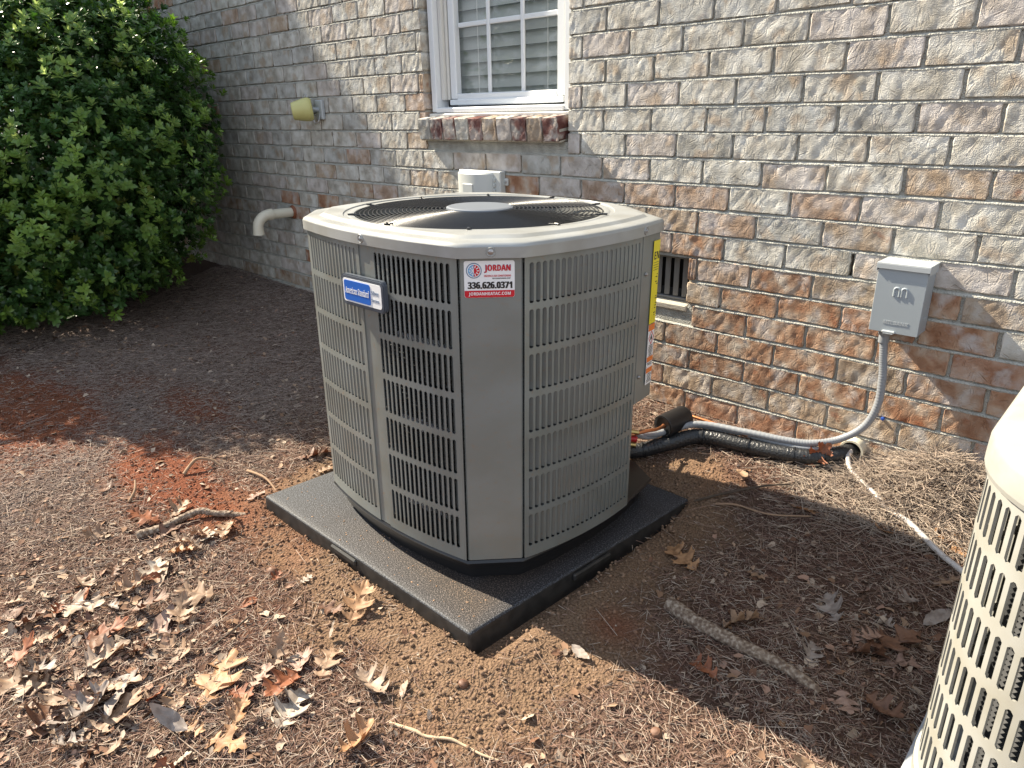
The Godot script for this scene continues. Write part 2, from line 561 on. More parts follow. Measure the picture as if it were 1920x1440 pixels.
func build_ground() -> void:
	var xs := []
	var zs := []
	var x := -30.0
	while x < 20.0:
		xs.append(x)
		x += 0.018 if x > -3.2 and x < 0.1 else (0.05 if x > -6.0 and x < 0.6 else 2.0)
	var z := -0.25
	while z < 30.0:
		zs.append(z)
		z += 0.018 if z < 2.3 else (0.08 if z < 3.2 else 1.5)
	var st := new_st()
	st.set_smooth_group(0)
	var nx := xs.size()
	for j in zs.size():
		for i in nx:
			var px: float = xs[i]
			var pz: float = zs[j]
			var d := dug(px, pz)
			var c := clay(px, pz)
			var n := 0.5 + 0.5 * broad.get_noise_2d(px * 400.0 + 50.0, pz * 400.0)
			var col := Color(0.150, 0.100, 0.076).lerp(Color(0.090, 0.055, 0.043), n)
			col = col.lerp(Color(0.165, 0.130, 0.112), 0.6 * smoothstep(-2.0, -2.9, px))
			col = col.lerp(Color(0.215, 0.143, 0.095), d)
			col = col.lerp(Color(0.215, 0.080, 0.046), c * 0.9)
			st.set_color(col)
			st.add_vertex(Vector3(px, ground_y(px, pz), pz))
	for j in zs.size() - 1:
		for i in nx - 1:
			var a := j * nx + i
			for k in [a, a + 1, a + nx, a + 1, a + nx + 1, a + nx]:
				st.add_index(k)
	st.generate_normals()
	var g := obj("ground", st.commit(), M.soil)
	g.set_meta("kind", "structure")
	g.set_meta("label", "bare red-brown soil sloping away from the wall")

# ------------------------------------------------------------------ house

# an upright slab at z with rectangular holes [x0, x1, y0, y1]
func slab(st: SurfaceTool, x0: float, x1: float, y0: float, y1: float, front: float, back: float, holes: Array) -> void:
	st.set_smooth_group(-1)
	var xs := [x0, x1]
	var ys := [y0, y1]
	for h in holes:
		xs.append_array([h[0], h[1]])
		ys.append_array([h[2], h[3]])
	xs.sort()
	ys.sort()
	for i in xs.size() - 1:
		for j in ys.size() - 1:
			var a: float = xs[i]
			var b: float = xs[i + 1]
			var c: float = ys[j]
			var d: float = ys[j + 1]
			if b - a < 1e-5 or d - c < 1e-5:
				continue
			var open := false
			for h in holes:
				if (a + b) / 2 > h[0] and (a + b) / 2 < h[1] and (c + d) / 2 > h[2] and (c + d) / 2 < h[3]:
					open = true
			if open:
				continue
			quad(st, Vector3(a, c, front), Vector3(b, c, front), Vector3(b, d, front), Vector3(a, d, front))
			quad(st, Vector3(b, c, back), Vector3(a, c, back), Vector3(a, d, back), Vector3(b, d, back))
	for h in holes + [[x0, x1, y0, y1]]:
		var mid := Vector3((h[0] + h[1]) / 2, (h[2] + h[3]) / 2, (front + back) / 2)
		var p := [Vector2(h[0], h[2]), Vector2(h[1], h[2]), Vector2(h[1], h[3]), Vector2(h[0], h[3])]
		for k in 4:
			var u: Vector2 = p[k]
			var v: Vector2 = p[(k + 1) % 4]
			quad_out(st, Vector3(u.x, u.y, front), Vector3(v.x, v.y, front), Vector3(v.x, v.y, back), Vector3(u.x, u.y, back), mid)

# one hand-textured brick, its face at z = 0, w by h; rough hollows and finger strokes in the face
func brick_mesh(w: float, h: float, depth: float, s: int, amount := 1.0) -> ArrayMesh:
	var lump := noise(1.0, 3, s)
	var stroke := noise(1.0, 2, s + 100)
	stroke.fractal_type = FastNoiseLite.FRACTAL_RIDGED
	var r := RandomNumberGenerator.new()
	r.seed = s
	var lean := r.randf_range(-0.9, 0.9)
	var st := new_st()
	var nx := maxi(6, int(w / 0.0092))
	var ny := maxi(6, int(h / 0.0095))
	var grid := []
	for j in ny + 1:
		var row := []
		for i in nx + 1:
			var x := -w / 2 if i == 0 else (w / 2 if i == nx else lerpf(-w / 2 + 0.0022, w / 2 - 0.0022, (i - 1.0) / (nx - 2.0)))
			var y := -h / 2 if j == 0 else (h / 2 if j == ny else lerpf(-h / 2 + 0.0022, h / 2 - 0.0022, (j - 1.0) / (ny - 2.0)))
			var edge := i == 0 or j == 0 or i == nx or j == ny
			var zz := 0.0014 * lump.get_noise_2d(x * 30.0, y * 34.0)
			zz += 0.0018 * stroke.get_noise_2d((x + y * lean) * 26.0, (y - x * lean) * 7.0)
			zz -= 0.0004
			if edge:
				zz -= 0.0030
				var wob := 0.0042 * lump.get_noise_2d(x * 42.0 + 50.0, y * 60.0)
				if j == 0 or j == ny:
					y += wob * 1.3
				if i == 0 or i == nx:
					x += wob
				if (i == 0 or i == nx) and (j == 0 or j == ny):
					x *= 1.0 - 0.007 / w
					y *= 1.0 - 0.007 / h
			row.append(Vector3(x, y, zz * amount))
		grid.append(row)
	for j in ny:
		for i in nx:
			st.set_smooth_group(2 if i == 0 or j == 0 or i == nx - 1 or j == ny - 1 else 0)
			quad(st, grid[j][i], grid[j][i + 1], grid[j + 1][i + 1], grid[j + 1][i])
	var rim := []
	for i in nx:
		rim.append(grid[0][i])
	for j in ny:
		rim.append(grid[j][nx])
	for i in nx:
		rim.append(grid[ny][nx - i])
	for j in ny:
		rim.append(grid[ny - j][0])
	st.set_smooth_group(1)
	for k in rim.size():
		var a: Vector3 = rim[k]
		var b: Vector3 = rim[(k + 1) % rim.size()]
		quad(st, Vector3(a.x, a.y, -depth), Vector3(b.x, b.y, -depth), b, a)
	return commit(st)

func course_wave(row: int, x: float) -> float:
	return 0.0045 * broad.get_noise_2d(x * 90.0, row * 260.0)

func build_house() -> void:
	var house := thing("brick_house", "whitewashed brick house wall with a white window and a small vent near the ground", "house")
	var wall := Node3D.new()
	wall.name = "wall"
	house.add_child(wall)
	var weep := [-0.711, -0.697, 0.566, 0.647]
	var opening := [WIN_L - 0.002, WIN_R + 0.002, WIN_B - 0.093, WIN_T]
	var vent := [VENT[0] - 0.002, VENT[1] + 0.002, VENT[2] - 0.002, VENT[3] + 0.002]
	var st := new_st()
	slab(st, -9.0, 1.6, -0.4, 3.1, -0.0085, -0.100, [opening, vent, weep])
	part("mortar", st, M.mortar, wall)
	# struck bed joints: each slopes out to the top edge of the bricks below it
	for k in range(-1, 23):
		var y0 := (22 - k) * COURSE
		if y0 > 2.2 or y0 < -0.05:
			continue
		var x := -6.6
		var open := false
		while x < 0.7:
			var cut := false
			for h in [[WIN_L - 0.012, WIN_R + 0.004, WIN_B - 0.10, WIN_T], [VENT[0] - 0.01, VENT[1] + 0.01, VENT[2] - 0.01, VENT[3] + 0.01]]:
				if y0 > h[2] and y0 < h[3] and x + 0.04 > h[0] and x < h[1]:
					cut = true
			if cut and open:
				part("bed_joint", st, M.mortar, wall)
				open = false
			if not cut:
				if not open:
					st = new_st()
					st.set_smooth_group(0)
					open = true
				var e := []
				for q in [x, x + 0.04]:
					var lo := y0 - 0.0052 + course_wave(k + 1, q) + 0.0014 * fine.get_noise_2d(q * 90.0, k * 7.0)
					var hi := y0 + 0.0062 + course_wave(k, q)
					var lip := 0.0006 + 0.0011 * fine.get_noise_2d(q * 60.0, k * 13.0)
					e.append([Vector3(q, lo - 0.004, -0.0035), Vector3(q, lo, lip), Vector3(q, lerpf(lo, hi, 0.38), lip - 0.0022), Vector3(q, lerpf(lo, hi, 0.6), -0.0085), Vector3(q, hi, -0.0105)])
				for j in 4:
					quad(st, e[0][j], e[1][j], e[1][j + 1], e[0][j + 1])
			x += 0.04
		if open:
			part("bed_joint", st, M.mortar, wall)
	st = new_st()
	slab(st, -9.0, 1.6, -0.4, 3.1, -0.135, -0.30, [[WIN_L + 0.02, WIN_R - 0.02, WIN_B, WIN_T - 0.02], vent])
	part("sheathing", st, M.room_dark, wall)
	# bricks
	var shapes := []
	var halves := []
	for k in 9:
		shapes.append(brick_mesh(0.1945, 0.0725, 0.088, 300 + k * 7))
	for k in 4:
		halves.append(brick_mesh(0.093, 0.0725, 0.088, 900 + k * 7))
	var list := []
	var r := RandomNumberGenerator.new()
	r.seed = 77
	var patches := noise(0.6, 3, 5)
	for row in range(-4, 24):
		var y: float = (22 - row + 0.5) * COURSE
		var phase: float = (1.36 if row % 2 else 0.14) * COURSE
		var n0 := int(floor((-7.6 - phase) / BRICK_PITCH))
		var n1 := int(ceil((0.75 - phase) / BRICK_PITCH))
		var from := phase + n0 * BRICK_PITCH
		for n in range(n0, n1):
			var step := r.randf_range(-0.006, 0.006)
			var to := phase + (n + 1) * BRICK_PITCH + step
			var spans := [[from + 0.005, to - 0.005]]
			from = to
			# cut by the openings
			for hole in [[WIN_L - 0.0, WIN_R + 0.0, WIN_B - 0.088, WIN_T], [VENT[0], VENT[1], VENT[2], VENT[3]]]:
				if y + 0.030 < hole[2] or y - 0.030 > hole[3]:
					continue
				var kept := []
				for s in spans:
					if s[1] <= hole[0] or s[0] >= hole[1]:
						kept.append(s)
						continue
					if s[0] < hole[0]:
						kept.append([s[0], hole[0]])
					if s[1] > hole[1]:
						kept.append([hole[1], s[1]])
				spans = kept
			for s in spans:
				var w: float = s[1] - s[0]
				if w < 0.025:
					continue
				var x: float = (s[0] + s[1]) / 2
				if row == 15 and absf(s[0] + 0.704) < 0.03:
					x += 0.004
				var p := Vector3(x, y + r.randf_range(-0.0015, 0.0015) + course_wave(row, x), r.randf_range(-0.0009, 0.0009))
				var mesh: ArrayMesh = shapes[r.randi() % shapes.size()]
				var full := 0.1945
				if w < 0.135:
					mesh = halves[r.randi() % halves.size()]
					full = 0.093
				var basis := Basis()
				if r.randf() < 0.5:
					basis = Basis(Vector3.BACK, PI)
				basis = Basis(Vector3.BACK, r.randf_range(-0.012, 0.012)) * basis.scaled_local(Vector3(w / full, 1.0, 1.0))
				# colour: whiter above, orange clay near the ground on the right
				var roll := r.randf() + 0.35 * patches.get_noise_2d(x, y * 2.0)
				var low := smoothstep(13.0, 19.5, float(row)) * smoothstep(-3.4, -1.6, x)
				var kind := "wash"
				if roll < low * 0.50:
					kind = "clay"
				elif roll < 0.10 + low * 1.00 + 0.14 * smoothstep(9.0, 16.0, float(row)) * smoothstep(-3.0, -1.5, x):
					kind = "tan"
				var near_window := (absf(s[1] - WIN_L) < 0.002) and y > WIN_B - 0.05
				if near_window and r.randf() < 0.45:
					kind = "tan" if r.randf() < 0.6 else "red"
				var m: Material = M["%s_%d" % [kind, r.randi() % 4]]
				var seen: bool = in_view(p, 0.09) and y > -0.05 and not (x < -5.3)
				var far: float = p.distance_to(cam.position)
				# behind the grey unit
				if x > -2.75 and x < -1.62 and y < 0.62 - (x + 2.2) * 0.02:
					far += 20.0
				if x > -1.62 and x < -1.36 and y < 0.70:
					far += 20.0
				if x < -4.3:
					far += 10.0
				list.append([far if seen else far + 50.0, mesh, m, Transform3D(basis, p)])
	list.sort_custom(func(a, b): return a[0] < b[0])
	var rest := {}
	for k in list.size():
		var e: Array = list[k]
		if k < 298:
			var o := obj("brick", e[1], e[2], wall)
			o.transform = e[3]
		else:
			if not rest.has(e[2]):
				rest[e[2]] = new_st()
			rest[e[2]].append_from(e[1], 0, e[3])
	var am := ArrayMesh.new()
	for m in rest:
		rest[m].set_material(m)
		rest[m].commit(am)
	var o := MeshInstance3D.new()
	o.name = "far_bricks"
	o.mesh = am
	o.set_meta("kind", "stuff")
	wall.add_child(o, true)
	build_window(house)
	build_vent(house)

func build_window(house: Node3D) -> void:
	# brick sill: ten bricks on edge, tilted outwards
	var sill := Node3D.new()
	sill.name = "window_sill"
	house.add_child(sill)
	var sh := []
	for k in 4:
		sh.append(brick_mesh(0.0745, 0.0865, 0.115, 1500 + k * 3))
	var kinds := ["wash_1", "red_1", "red_0", "wash_0", "red_3", "tan_2", "wash_3", "red_1", "tan_1", "red_0"]
	var tones := [0, 1, 2, 3, 0, 1, 2, 3, 1, 0]
	for k in 10:
		var b := obj("brick", sh[tones[k]], M[kinds[k]], sill)
		b.position = Vector3(WIN_L - 0.008 + (k + 0.5) * 0.0812, WIN_B - 0.0475, 0.040)
		b.rotation.x = 0.12
		if k % 3 == 0:
			b.rotation.z = PI
			b.rotation.x = -0.12 + 0.24
	beveled("mortar", Vector3((WIN_L + WIN_R) / 2 - 0.012, WIN_B - 0.0495, -0.028), Vector3(0.806, 0.079, 0.115), M.mortar_ledge, sill, 0.003, Basis(Vector3.RIGHT, 0.12))
	# window
	var win := Node3D.new()
	win.name = "window"
	house.add_child(win)
	var l := WIN_L + 0.014
	var rr := WIN_R - 0.014
	var bt := WIN_B + 0.021
	var tp := WIN_T - 0.02
	var cx := (l + rr) / 2
	var st := new_st()
	# outer frame with a stepped jamb
	bevel_box(st, Vector3(l + 0.016, (bt + tp) / 2, -0.070), Vector3(0.032, tp - bt, 0.075), 0.003)
	bevel_box(st, Vector3(rr - 0.016, (bt + tp) / 2, -0.070), Vector3(0.032, tp - bt, 0.075), 0.003)
	bevel_box(st, Vector3(cx, tp - 0.016, -0.070), Vector3(rr - l - 0.064, 0.032, 0.075), 0.003)
	bevel_box(st, Vector3(cx, bt + 0.010, -0.066), Vector3(rr - l - 0.064, 0.020, 0.083), 0.003, Basis(Vector3.RIGHT, 0.06))
	part("window_frame", st, M.vinyl, win)
	st = new_st()
	for s in [-1, 1]:
		bevel_box(st, Vector3(cx + s * ((rr - l) / 2 - 0.044), (bt + tp) / 2 + 0.01, -0.084), Vector3(0.020, tp - bt - 0.08, 0.046), 0.002)
		bevel_box(st, Vector3(cx + s * ((rr - l) / 2 - 0.062), (bt + tp) / 2 + 0.01, -0.092), Vector3(0.013, tp - bt - 0.08, 0.030), 0.002)
	part("sash_track", st, M.vinyl_dull, win)
	beveled("sill_nosing", Vector3(cx, bt - 0.0075, -0.062), Vector3(rr - l + 0.006, 0.012, 0.092), M.vinyl_dull, win, 0.002, Basis(Vector3.RIGHT, 0.10))
	# sash
	var sl := l + 0.072
	var sr := rr - 0.072
	var sb := bt + 0.026
	st = new_st()
	bevel_box(st, Vector3(sl + 0.019, (sb + tp) / 2, -0.100), Vector3(0.038, tp - sb - 0.05, 0.034), 0.004)
	bevel_box(st, Vector3(sr - 0.019, (sb + tp) / 2, -0.100), Vector3(0.038, tp - sb - 0.05, 0.034), 0.004)
	bevel_box(st, Vector3(cx, sb + 0.024, -0.100), Vector3(sr - sl - 0.077, 0.048, 0.034), 0.004)
	bevel_box(st, Vector3(cx, sb + 0.013, -0.080), Vector3(sr - sl, 0.022, 0.012), 0.003)
	bevel_box(st, Vector3(cx, tp - 0.06, -0.100), Vector3(sr - sl - 0.077, 0.05, 0.034), 0.004)
	part("sash", st, M.vinyl, win)
	var gl := sl + 0.038
	var gr := sr - 0.038
	var gb := sb + 0.048
	var gt := tp - 0.085
	for k in [1, 2]:
		beveled("muntin", Vector3(gl + (gr - gl) * k / 3.0, (gb + gt) / 2, -0.101), Vector3(0.019, gt - gb, 0.010), M.vinyl, win, 0.003)
	for k in [1, 2, 3]:
		for c in 3:
			var x0: float = gl + (gr - gl) * c / 3.0
			beveled("muntin", Vector3(x0 + (gr - gl) / 6.0, gb + 0.268 * k, -0.1012), Vector3((gr - gl) / 3.0 - 0.0192, 0.019, 0.0096), M.vinyl, win, 0.003)
	st = new_st()
	st.set_smooth_group(-1)
	quad(st, Vector3(gl - 0.004, gb - 0.004, -0.112), Vector3(gr + 0.004, gb - 0.004, -0.112), Vector3(gr + 0.004, gt + 0.004, -0.112), Vector3(gl - 0.004, gt + 0.004, -0.112))
	part("pane", st, M.glass, win)
	# blinds behind the glass
	var n := 24
	for k in n:
		var y: float = gb - 0.005 + k * 0.0515
		var s := new_st()
		s.set_smooth_group(0)
		var prev := []
		for q in 4:
			var f := q / 3.0 - 0.5
			var off := Vector3(0, f * 0.052, f * 0.027 * -1.0 + 0.004 * (1.0 - 4.0 * f * f) - 0.158)
			prev.append(off)
		for q in 3:
			quad(s, Vector3(gl - 0.085, y, 0) + prev[q], Vector3(gr + 0.02, y, 0) + prev[q], Vector3(gr + 0.02, y, 0) + prev[q + 1], Vector3(gl - 0.085, y, 0) + prev[q + 1])
		part("blind_slat", s, M.blind, win)
	for x in [gl + 0.09, (gl + gr) / 2 + 0.075, gr - 0.09]:
		var s := new_st()
		tube(s, PackedVector3Array([Vector3(x, gb, -0.136), Vector3(x, gt, -0.136)]), 0.0016, 5)
		part("blind_cord", s, M.vinyl_dull, win)
	# a dim room behind
	st = new_st()
	slab(st, WIN_L - 0.6, WIN_R + 0.6, WIN_B - 0.4, WIN_T + 0.3, -1.30, -1.36, [])
	for s in [-1, 1]:
		bevel_box(st, Vector3(cx + s * 1.02, (WIN_B + WIN_T) / 2, -0.80), Vector3(0.04, WIN_T - WIN_B + 0.7, 0.98), 0.001)
		bevel_box(st, Vector3(cx, (WIN_B + WIN_T) / 2 + s * 1.08, -0.80), Vector3(2.1, 0.04, 0.98), 0.001)
	part("room", st, M.room_dark, house)

func build_vent(house: Node3D) -> void:
	var v := Node3D.new()
	v.name = "crawlspace_vent"
	house.add_child(v)
	var x0: float = VENT[0]
	var x1: float = VENT[1]
	var y0: float = VENT[2]
	var y1: float = VENT[3]
	var st := new_st()
	bevel_box(st, Vector3((x0 + x1) / 2, y1 - 0.006, -0.055), Vector3(x1 - x0 - 0.024, 0.012, 0.02), 0.002)
	bevel_box(st, Vector3((x0 + x1) / 2, y0 + 0.028, -0.055), Vector3(x1 - x0 - 0.024, 0.010, 0.02), 0.002)
	for x in [x0 + 0.006, x1 - 0.006]:
		bevel_box(st, Vector3(x, (y0 + y1) / 2 + 0.01, -0.055), Vector3(0.012, y1 - y0 - 0.022, 0.02), 0.002)
	part("vent_frame", st, M.vent_metal, v)
	var n := 10
	for k in n:
		var x := x0 + 0.022 + (x1 - x0 - 0.044) * (k + 0.5) / n
		beveled("slat", Vector3(x, (y0 + y1) / 2 + 0.0135, -0.055), Vector3(0.019, y1 - y0 - 0.045, 0.006), M.vent_metal, v, 0.001, Basis(Vector3.UP, 0.25))
	st = new_st()
	st.set_smooth_group(-1)
	bevel_box(st, Vector3((x0 + x1) / 2, y0 + 0.011, -0.046), Vector3(x1 - x0, 0.021, 0.088), 0.003, Basis(Vector3.RIGHT, 0.07))
	part("ledge", st, M.mortar_ledge, v)
	st = new_st()
	bevel_box(st, Vector3((x0 + x1) / 2, (y0 + y1) / 2, -0.62), Vector3(0.9, 0.7, 0.03), 0.001)
	part("vent_back", st, M.coil_dark, v)

# ------------------------------------------------------------------ grey condensing unit on its black pad

const OCT := [Vector2(-0.305, 0.392), Vector2(0.306, 0.402), Vector2(0.402, 0.298), Vector2(0.430, -0.200), Vector2(0.220, -0.345), Vector2(-0.305, -0.345), Vector2(-0.405, -0.250), Vector2(-0.405, 0.295)]
const BASE_OCT := [Vector2(-0.305, 0.392), Vector2(0.306, 0.402), Vector2(0.402, 0.298), Vector2(0.405, -0.285), Vector2(0.305, -0.345), Vector2(-0.305, -0.345), Vector2(-0.405, -0.250), Vector2(-0.405, 0.295)]
const FAN := Vector2(0.0, 0.035)
const BOW := [0.036, 0.0, 0.030, 0.0, 0.020, 0.0, 0.032, 0.0]

func oct_at(v: Array, face: int, t: float, inset := 0.0) -> Vector2:
	var a: Vector2 = v[face] * (1.0 - inset / 0.42)
	var b: Vector2 = v[(face + 1) % 8] * (1.0 - inset / 0.42)
	var along := (b - a).normalized()
	var out := Vector2(-along.y, along.x)
	if out.dot(a + b) < 0.0:
		out = -out
	return a.lerp(b, t) + out * BOW[face] * 4.0 * t * (1.0 - t)

func oct_ring(v: Array, inset: float) -> PackedVector2Array:
	var p := PackedVector2Array()
	for f in 8:
		var n := 14 if f % 2 == 0 else 4
		for k in n:
			p.append(oct_at(v, f, float(k) / n, inset))
	return p

# loft between rings given as [points, y]; side out or up
func loft(st: SurfaceTool, rings: Array, groups: Array = []) -> void:
	for i in rings.size() - 1:
		st.set_smooth_group(groups[i] if i < groups.size() else i + 1)
		var p: PackedVector2Array = rings[i][0]
		var q: PackedVector2Array = rings[i + 1][0]
		var n := p.size()
		for k in n:
			var l := (k + 1) % n
			quad(st, Vector3(p[k].x, rings[i][1], p[k].y), Vector3(q[k].x, rings[i + 1][1], q[k].y), Vector3(q[l].x, rings[i + 1][1], q[l].y), Vector3(p[l].x, rings[i][1], p[l].y))

func circle_of(p: PackedVector2Array, r: float, centre := Vector2.ZERO) -> PackedVector2Array:
	var q := PackedVector2Array()
	for v in p:
		q.append(centre + (v - centre).normalized() * r)
	return q

# a stamped louvre panel that follows a callable (t, inset) -> Vector2; slots are real openings
func louvre(st: SurfaceTool, fins: SurfaceTool, at: Callable, t0: float, t1: float, y0: float, y1: float, slots: int, rows: int, margins: Array, bar: float, row_gap: float, hinge: int, thick := 0.004, fin_in := 0.011, corner := 0.0035) -> void:
	var ts := [t0]
	var inner0: float = t0 + margins[0]
	var inner1: float = t1 - margins[1]
	var pitch := (inner1 - inner0 + bar) / slots
	for k in slots:
		ts.append(inner0 + k * pitch)
		ts.append(inner0 + k * pitch + pitch - bar)
	ts.append(t1)
	var ys := [y0]
	var low: float = y0 + margins[2]
	var high: float = y1 - margins[3]
	var rise := (high - low + row_gap) / rows
	for k in rows:
		ys.append(low + k * rise)
		ys.append(low + k * rise + rise - row_gap)
	ys.append(y1)
	var p := func(t: float, y: float, d: float) -> Vector3:
		var v: Vector2 = at.call(t, d)
		return Vector3(v.x, y, v.y)
	for i in ts.size() - 1:
		for j in ys.size() - 1:
			var a: float = ts[i]
			var b: float = ts[i + 1]
			var c: float = ys[j]
			var d: float = ys[j + 1]
			if i % 2 == 1 and j % 2 == 1:
				st.set_smooth_group(-1)
				quad(st, p.call(a, c, 0.0), p.call(a, d, 0.0), p.call(a, d, thick), p.call(a, c, thick))
				quad(st, p.call(b, d, 0.0), p.call(b, c, 0.0), p.call(b, c, thick), p.call(b, d, thick))
				quad(st, p.call(a, d, 0.0), p.call(b, d, 0.0), p.call(b, d, thick), p.call(a, d, thick))
				quad(st, p.call(b, c, 0.0), p.call(a, c, 0.0), p.call(a, c, thick), p.call(b, c, thick))
				st.set_smooth_group(1)
				var w := minf(corner / maxf(p.call(a, c, 0.0).distance_to(p.call(b, c, 0.0)), 0.001) * (b - a), (b - a) * 0.45)
				tri(st, p.call(a, c, 0.0), p.call(a + w, c, 0.0), p.call(a, c + corner, 0.0))
				tri(st, p.call(b, c, 0.0), p.call(b, c + corner, 0.0), p.call(b - w, c, 0.0))
				tri(st, p.call(b, d, 0.0), p.call(b - w, d, 0.0), p.call(b, d - corner, 0.0))
				tri(st, p.call(a, d, 0.0), p.call(a, d - corner, 0.0), p.call(a + w, d, 0.0))
				if hinge != 0:
					fins.set_smooth_group(1)
					var h0 := a if hinge < 0 else b
					var h1 := a + (b - a) * (1.02 if hinge < 0 else -0.02)
					quad_out(fins, p.call(h0, c + 0.003, thick), p.call(h1, c + 0.003, fin_in), p.call(h1, d, fin_in), p.call(h0, d, thick), p.call((a + b) / 2, (c + d) / 2, 0.2))
			else:
				st.set_smooth_group(1)
				quad(st, p.call(a, c, 0.0), p.call(b, c, 0.0), p.call(b, d, 0.0), p.call(a, d, 0.0))
	# turned-in outer edges
	st.set_smooth_group(-1)
	quad(st, p.call(t0, y0, 0.0), p.call(t0, y1, 0.0), p.call(t0, y1, 0.008), p.call(t0, y0, 0.008))
	quad(st, p.call(t1, y1, 0.0), p.call(t1, y0, 0.0), p.call(t1, y0, 0.008), p.call(t1, y1, 0.008))

func build_pad_and_unit() -> void:
	# pad: corners measured on the ground, a slightly skewed square slab with rounded edges
	var pad := thing("equipment_pad", "black speckled plastic pad under the grey unit", "pad", Vector3(-1.44, -0.08, 0.865))
	var tilt := Basis(Vector3(-1, 0, -1).normalized(), 0.0135)
	pad.basis = tilt
	var f := Vector2(0.442, 0.445)
	var l := Vector2(-0.500, 0.447)
	var r := Vector2(0.500, -0.447)
	var b := l + r - f
	var ring := func(s: float) -> PackedVector2Array:
		var q := PackedVector2Array()
		var cs := [f, r, b, l]
		var mid := (f + b) / 2
		for k in 4:
			var c: Vector2 = mid + (cs[k] - mid) * (1.0 - s / 0.45)
			var u: Vector2 = (cs[(k + 3) % 4] - cs[k]).normalized()
			var w: Vector2 = (cs[(k + 1) % 4] - cs[k]).normalized()
			for e in [[u, 0.010], [u, 0.003], [w, 0.003], [w, 0.010]]:
				q.append(c + e[0] * e[1])
		return q
	var st := new_st()
	loft(st, [[ring.call(-0.002), -0.085], [ring.call(0.0), -0.012], [ring.call(0.001), -0.005]], [1, 2])
	part("pad_side", st, M.pad_side, pad)
	st = new_st()
	st.set_color(Color(0.62, 0.64, 0.68))
	loft(st, [[ring.call(0.001), -0.005], [ring.call(0.003), -0.001], [ring.call(0.007), 0.0]], [1, 1])
	var top: PackedVector2Array = ring.call(0.007)
	var dirt := noise(6.0, 4, 9)
	st.set_smooth_group(1)
	for k in top.size():
		var n := (k + 1) % top.size()
		for i in 24:
			for e in [[k, i], [n, i], [n, i + 1], [k, i], [n, i + 1], [k, i + 1]]:
				var v: Vector2 = top[e[0]] * (1.0 - e[1] / 24.0)
				var near := exp(-(pow((v.x - 0.33) / 0.20, 2) + pow((v.y - 0.38) / 0.11, 2)))
				var d := clampf(near * 0.85 + 0.5 * dirt.get_noise_2d(v.x, v.y) * (0.2 + near), 0.0, 1.0)
				st.set_color(Color(0.62, 0.64, 0.68).lerp(Color(0.95, 0.62, 0.38), d))
				st.add_vertex(Vector3(v.x, 0, v.y))
	part("pad_top", st, M.pad_plastic, pad)
	# hand-hold notches in the two visible sides
	beveled("hand_hold", Vector3(-0.065, -0.018, 0.448), Vector3(0.12, 0.020, 0.010), M.pad_side, pad, 0.004)
	beveled("hand_hold", Vector3(0.475, -0.018, 0.02), Vector3(0.012, 0.020, 0.15), M.pad_side, pad, 0.004, Basis(Vector3.UP, -0.065))

	var u := thing("air_conditioner", "grey outdoor cooling unit with a round fan grille on top, standing on the black pad", "air conditioner", Vector3(-1.437, -0.08, 0.785))
	u.basis = tilt
	var low := 0.074
	var high := 0.841
	# base pan
	st = new_st()
	loft(st, [[oct_ring(BASE_OCT, 0.030), 0.001], [oct_ring(BASE_OCT, 0.026), 0.030], [oct_ring(BASE_OCT, 0.022), 0.032], [oct_ring(BASE_OCT, 0.016), 0.056], [oct_ring(BASE_OCT, 0.002), 0.060], [oct_ring(BASE_OCT, -0.001), 0.066], [oct_ring(BASE_OCT, 0.003), 0.072], [oct_ring(BASE_OCT, 0.06), 0.073], [oct_ring(BASE_OCT, 0.41), 0.073]])
	part("base_pan", st, M.black_metal, u)
	# posts
	var posts := [[1, 0.0, 1.0], [7, 0.0, 1.0], [5, 0.0, 1.0]]
	for q in posts:
		st = new_st()
		st.set_smooth_group(-1)
		var a := oct_at(OCT, q[0], 0.0, 0.003)
		var e := oct_at(OCT, q[0], 1.0, 0.003)
		var ai := oct_at(OCT, q[0], 0.0, 0.03)
		var ei := oct_at(OCT, q[0], 1.0, 0.03)
		var mid := Vector3((a.x + e.x + ai.x + ei.x) / 4, 0.45, (a.y + e.y + ai.y + ei.y) / 4)
		var d := (e - a).normalized() * 0.004
		var pts := [ai, a, a + d, e - d, e, ei]
		pts[1] = a + (ai - a).normalized() * 0.004
		pts[4] = e + (ei - e).normalized() * 0.004
		for k in 5:
			quad_out(st, Vector3(pts[k].x, low, pts[k].y), Vector3(pts[k + 1].x, low, pts[k + 1].y), Vector3(pts[k + 1].x, high, pts[k + 1].y), Vector3(pts[k].x, high, pts[k].y), mid)
		part("corner_post", st, M.grey_paint, u)
	var front := func(t: float, d: float) -> Vector2: return oct_at(OCT, 0, t, d)
	var side := func(t: float, d: float) -> Vector2: return oct_at(OCT, 2, t, d)
	var left_side := func(t: float, d: float) -> Vector2: return oct_at(OCT, 6, t, d)
	var rear := func(t: float, d: float) -> Vector2: return oct_at(OCT, 4, t, d)
	st = new_st()
	st.set_smooth_group(-1)
	var m0 := 0.478
	var m1 := 0.552
	var pm := [front.call(m0 - 0.01, 0.006), front.call(m0, 0.003), front.call(m1, 0.003), front.call(m1 + 0.01, 0.006)]
	for k in 3:
		quad(st, Vector3(pm[k].x, low, pm[k].y), Vector3(pm[k + 1].x, low, pm[k + 1].y), Vector3(pm[k + 1].x, high, pm[k + 1].y), Vector3(pm[k].x, high, pm[k].y))
	part("middle_post", st, M.grey_paint, u)
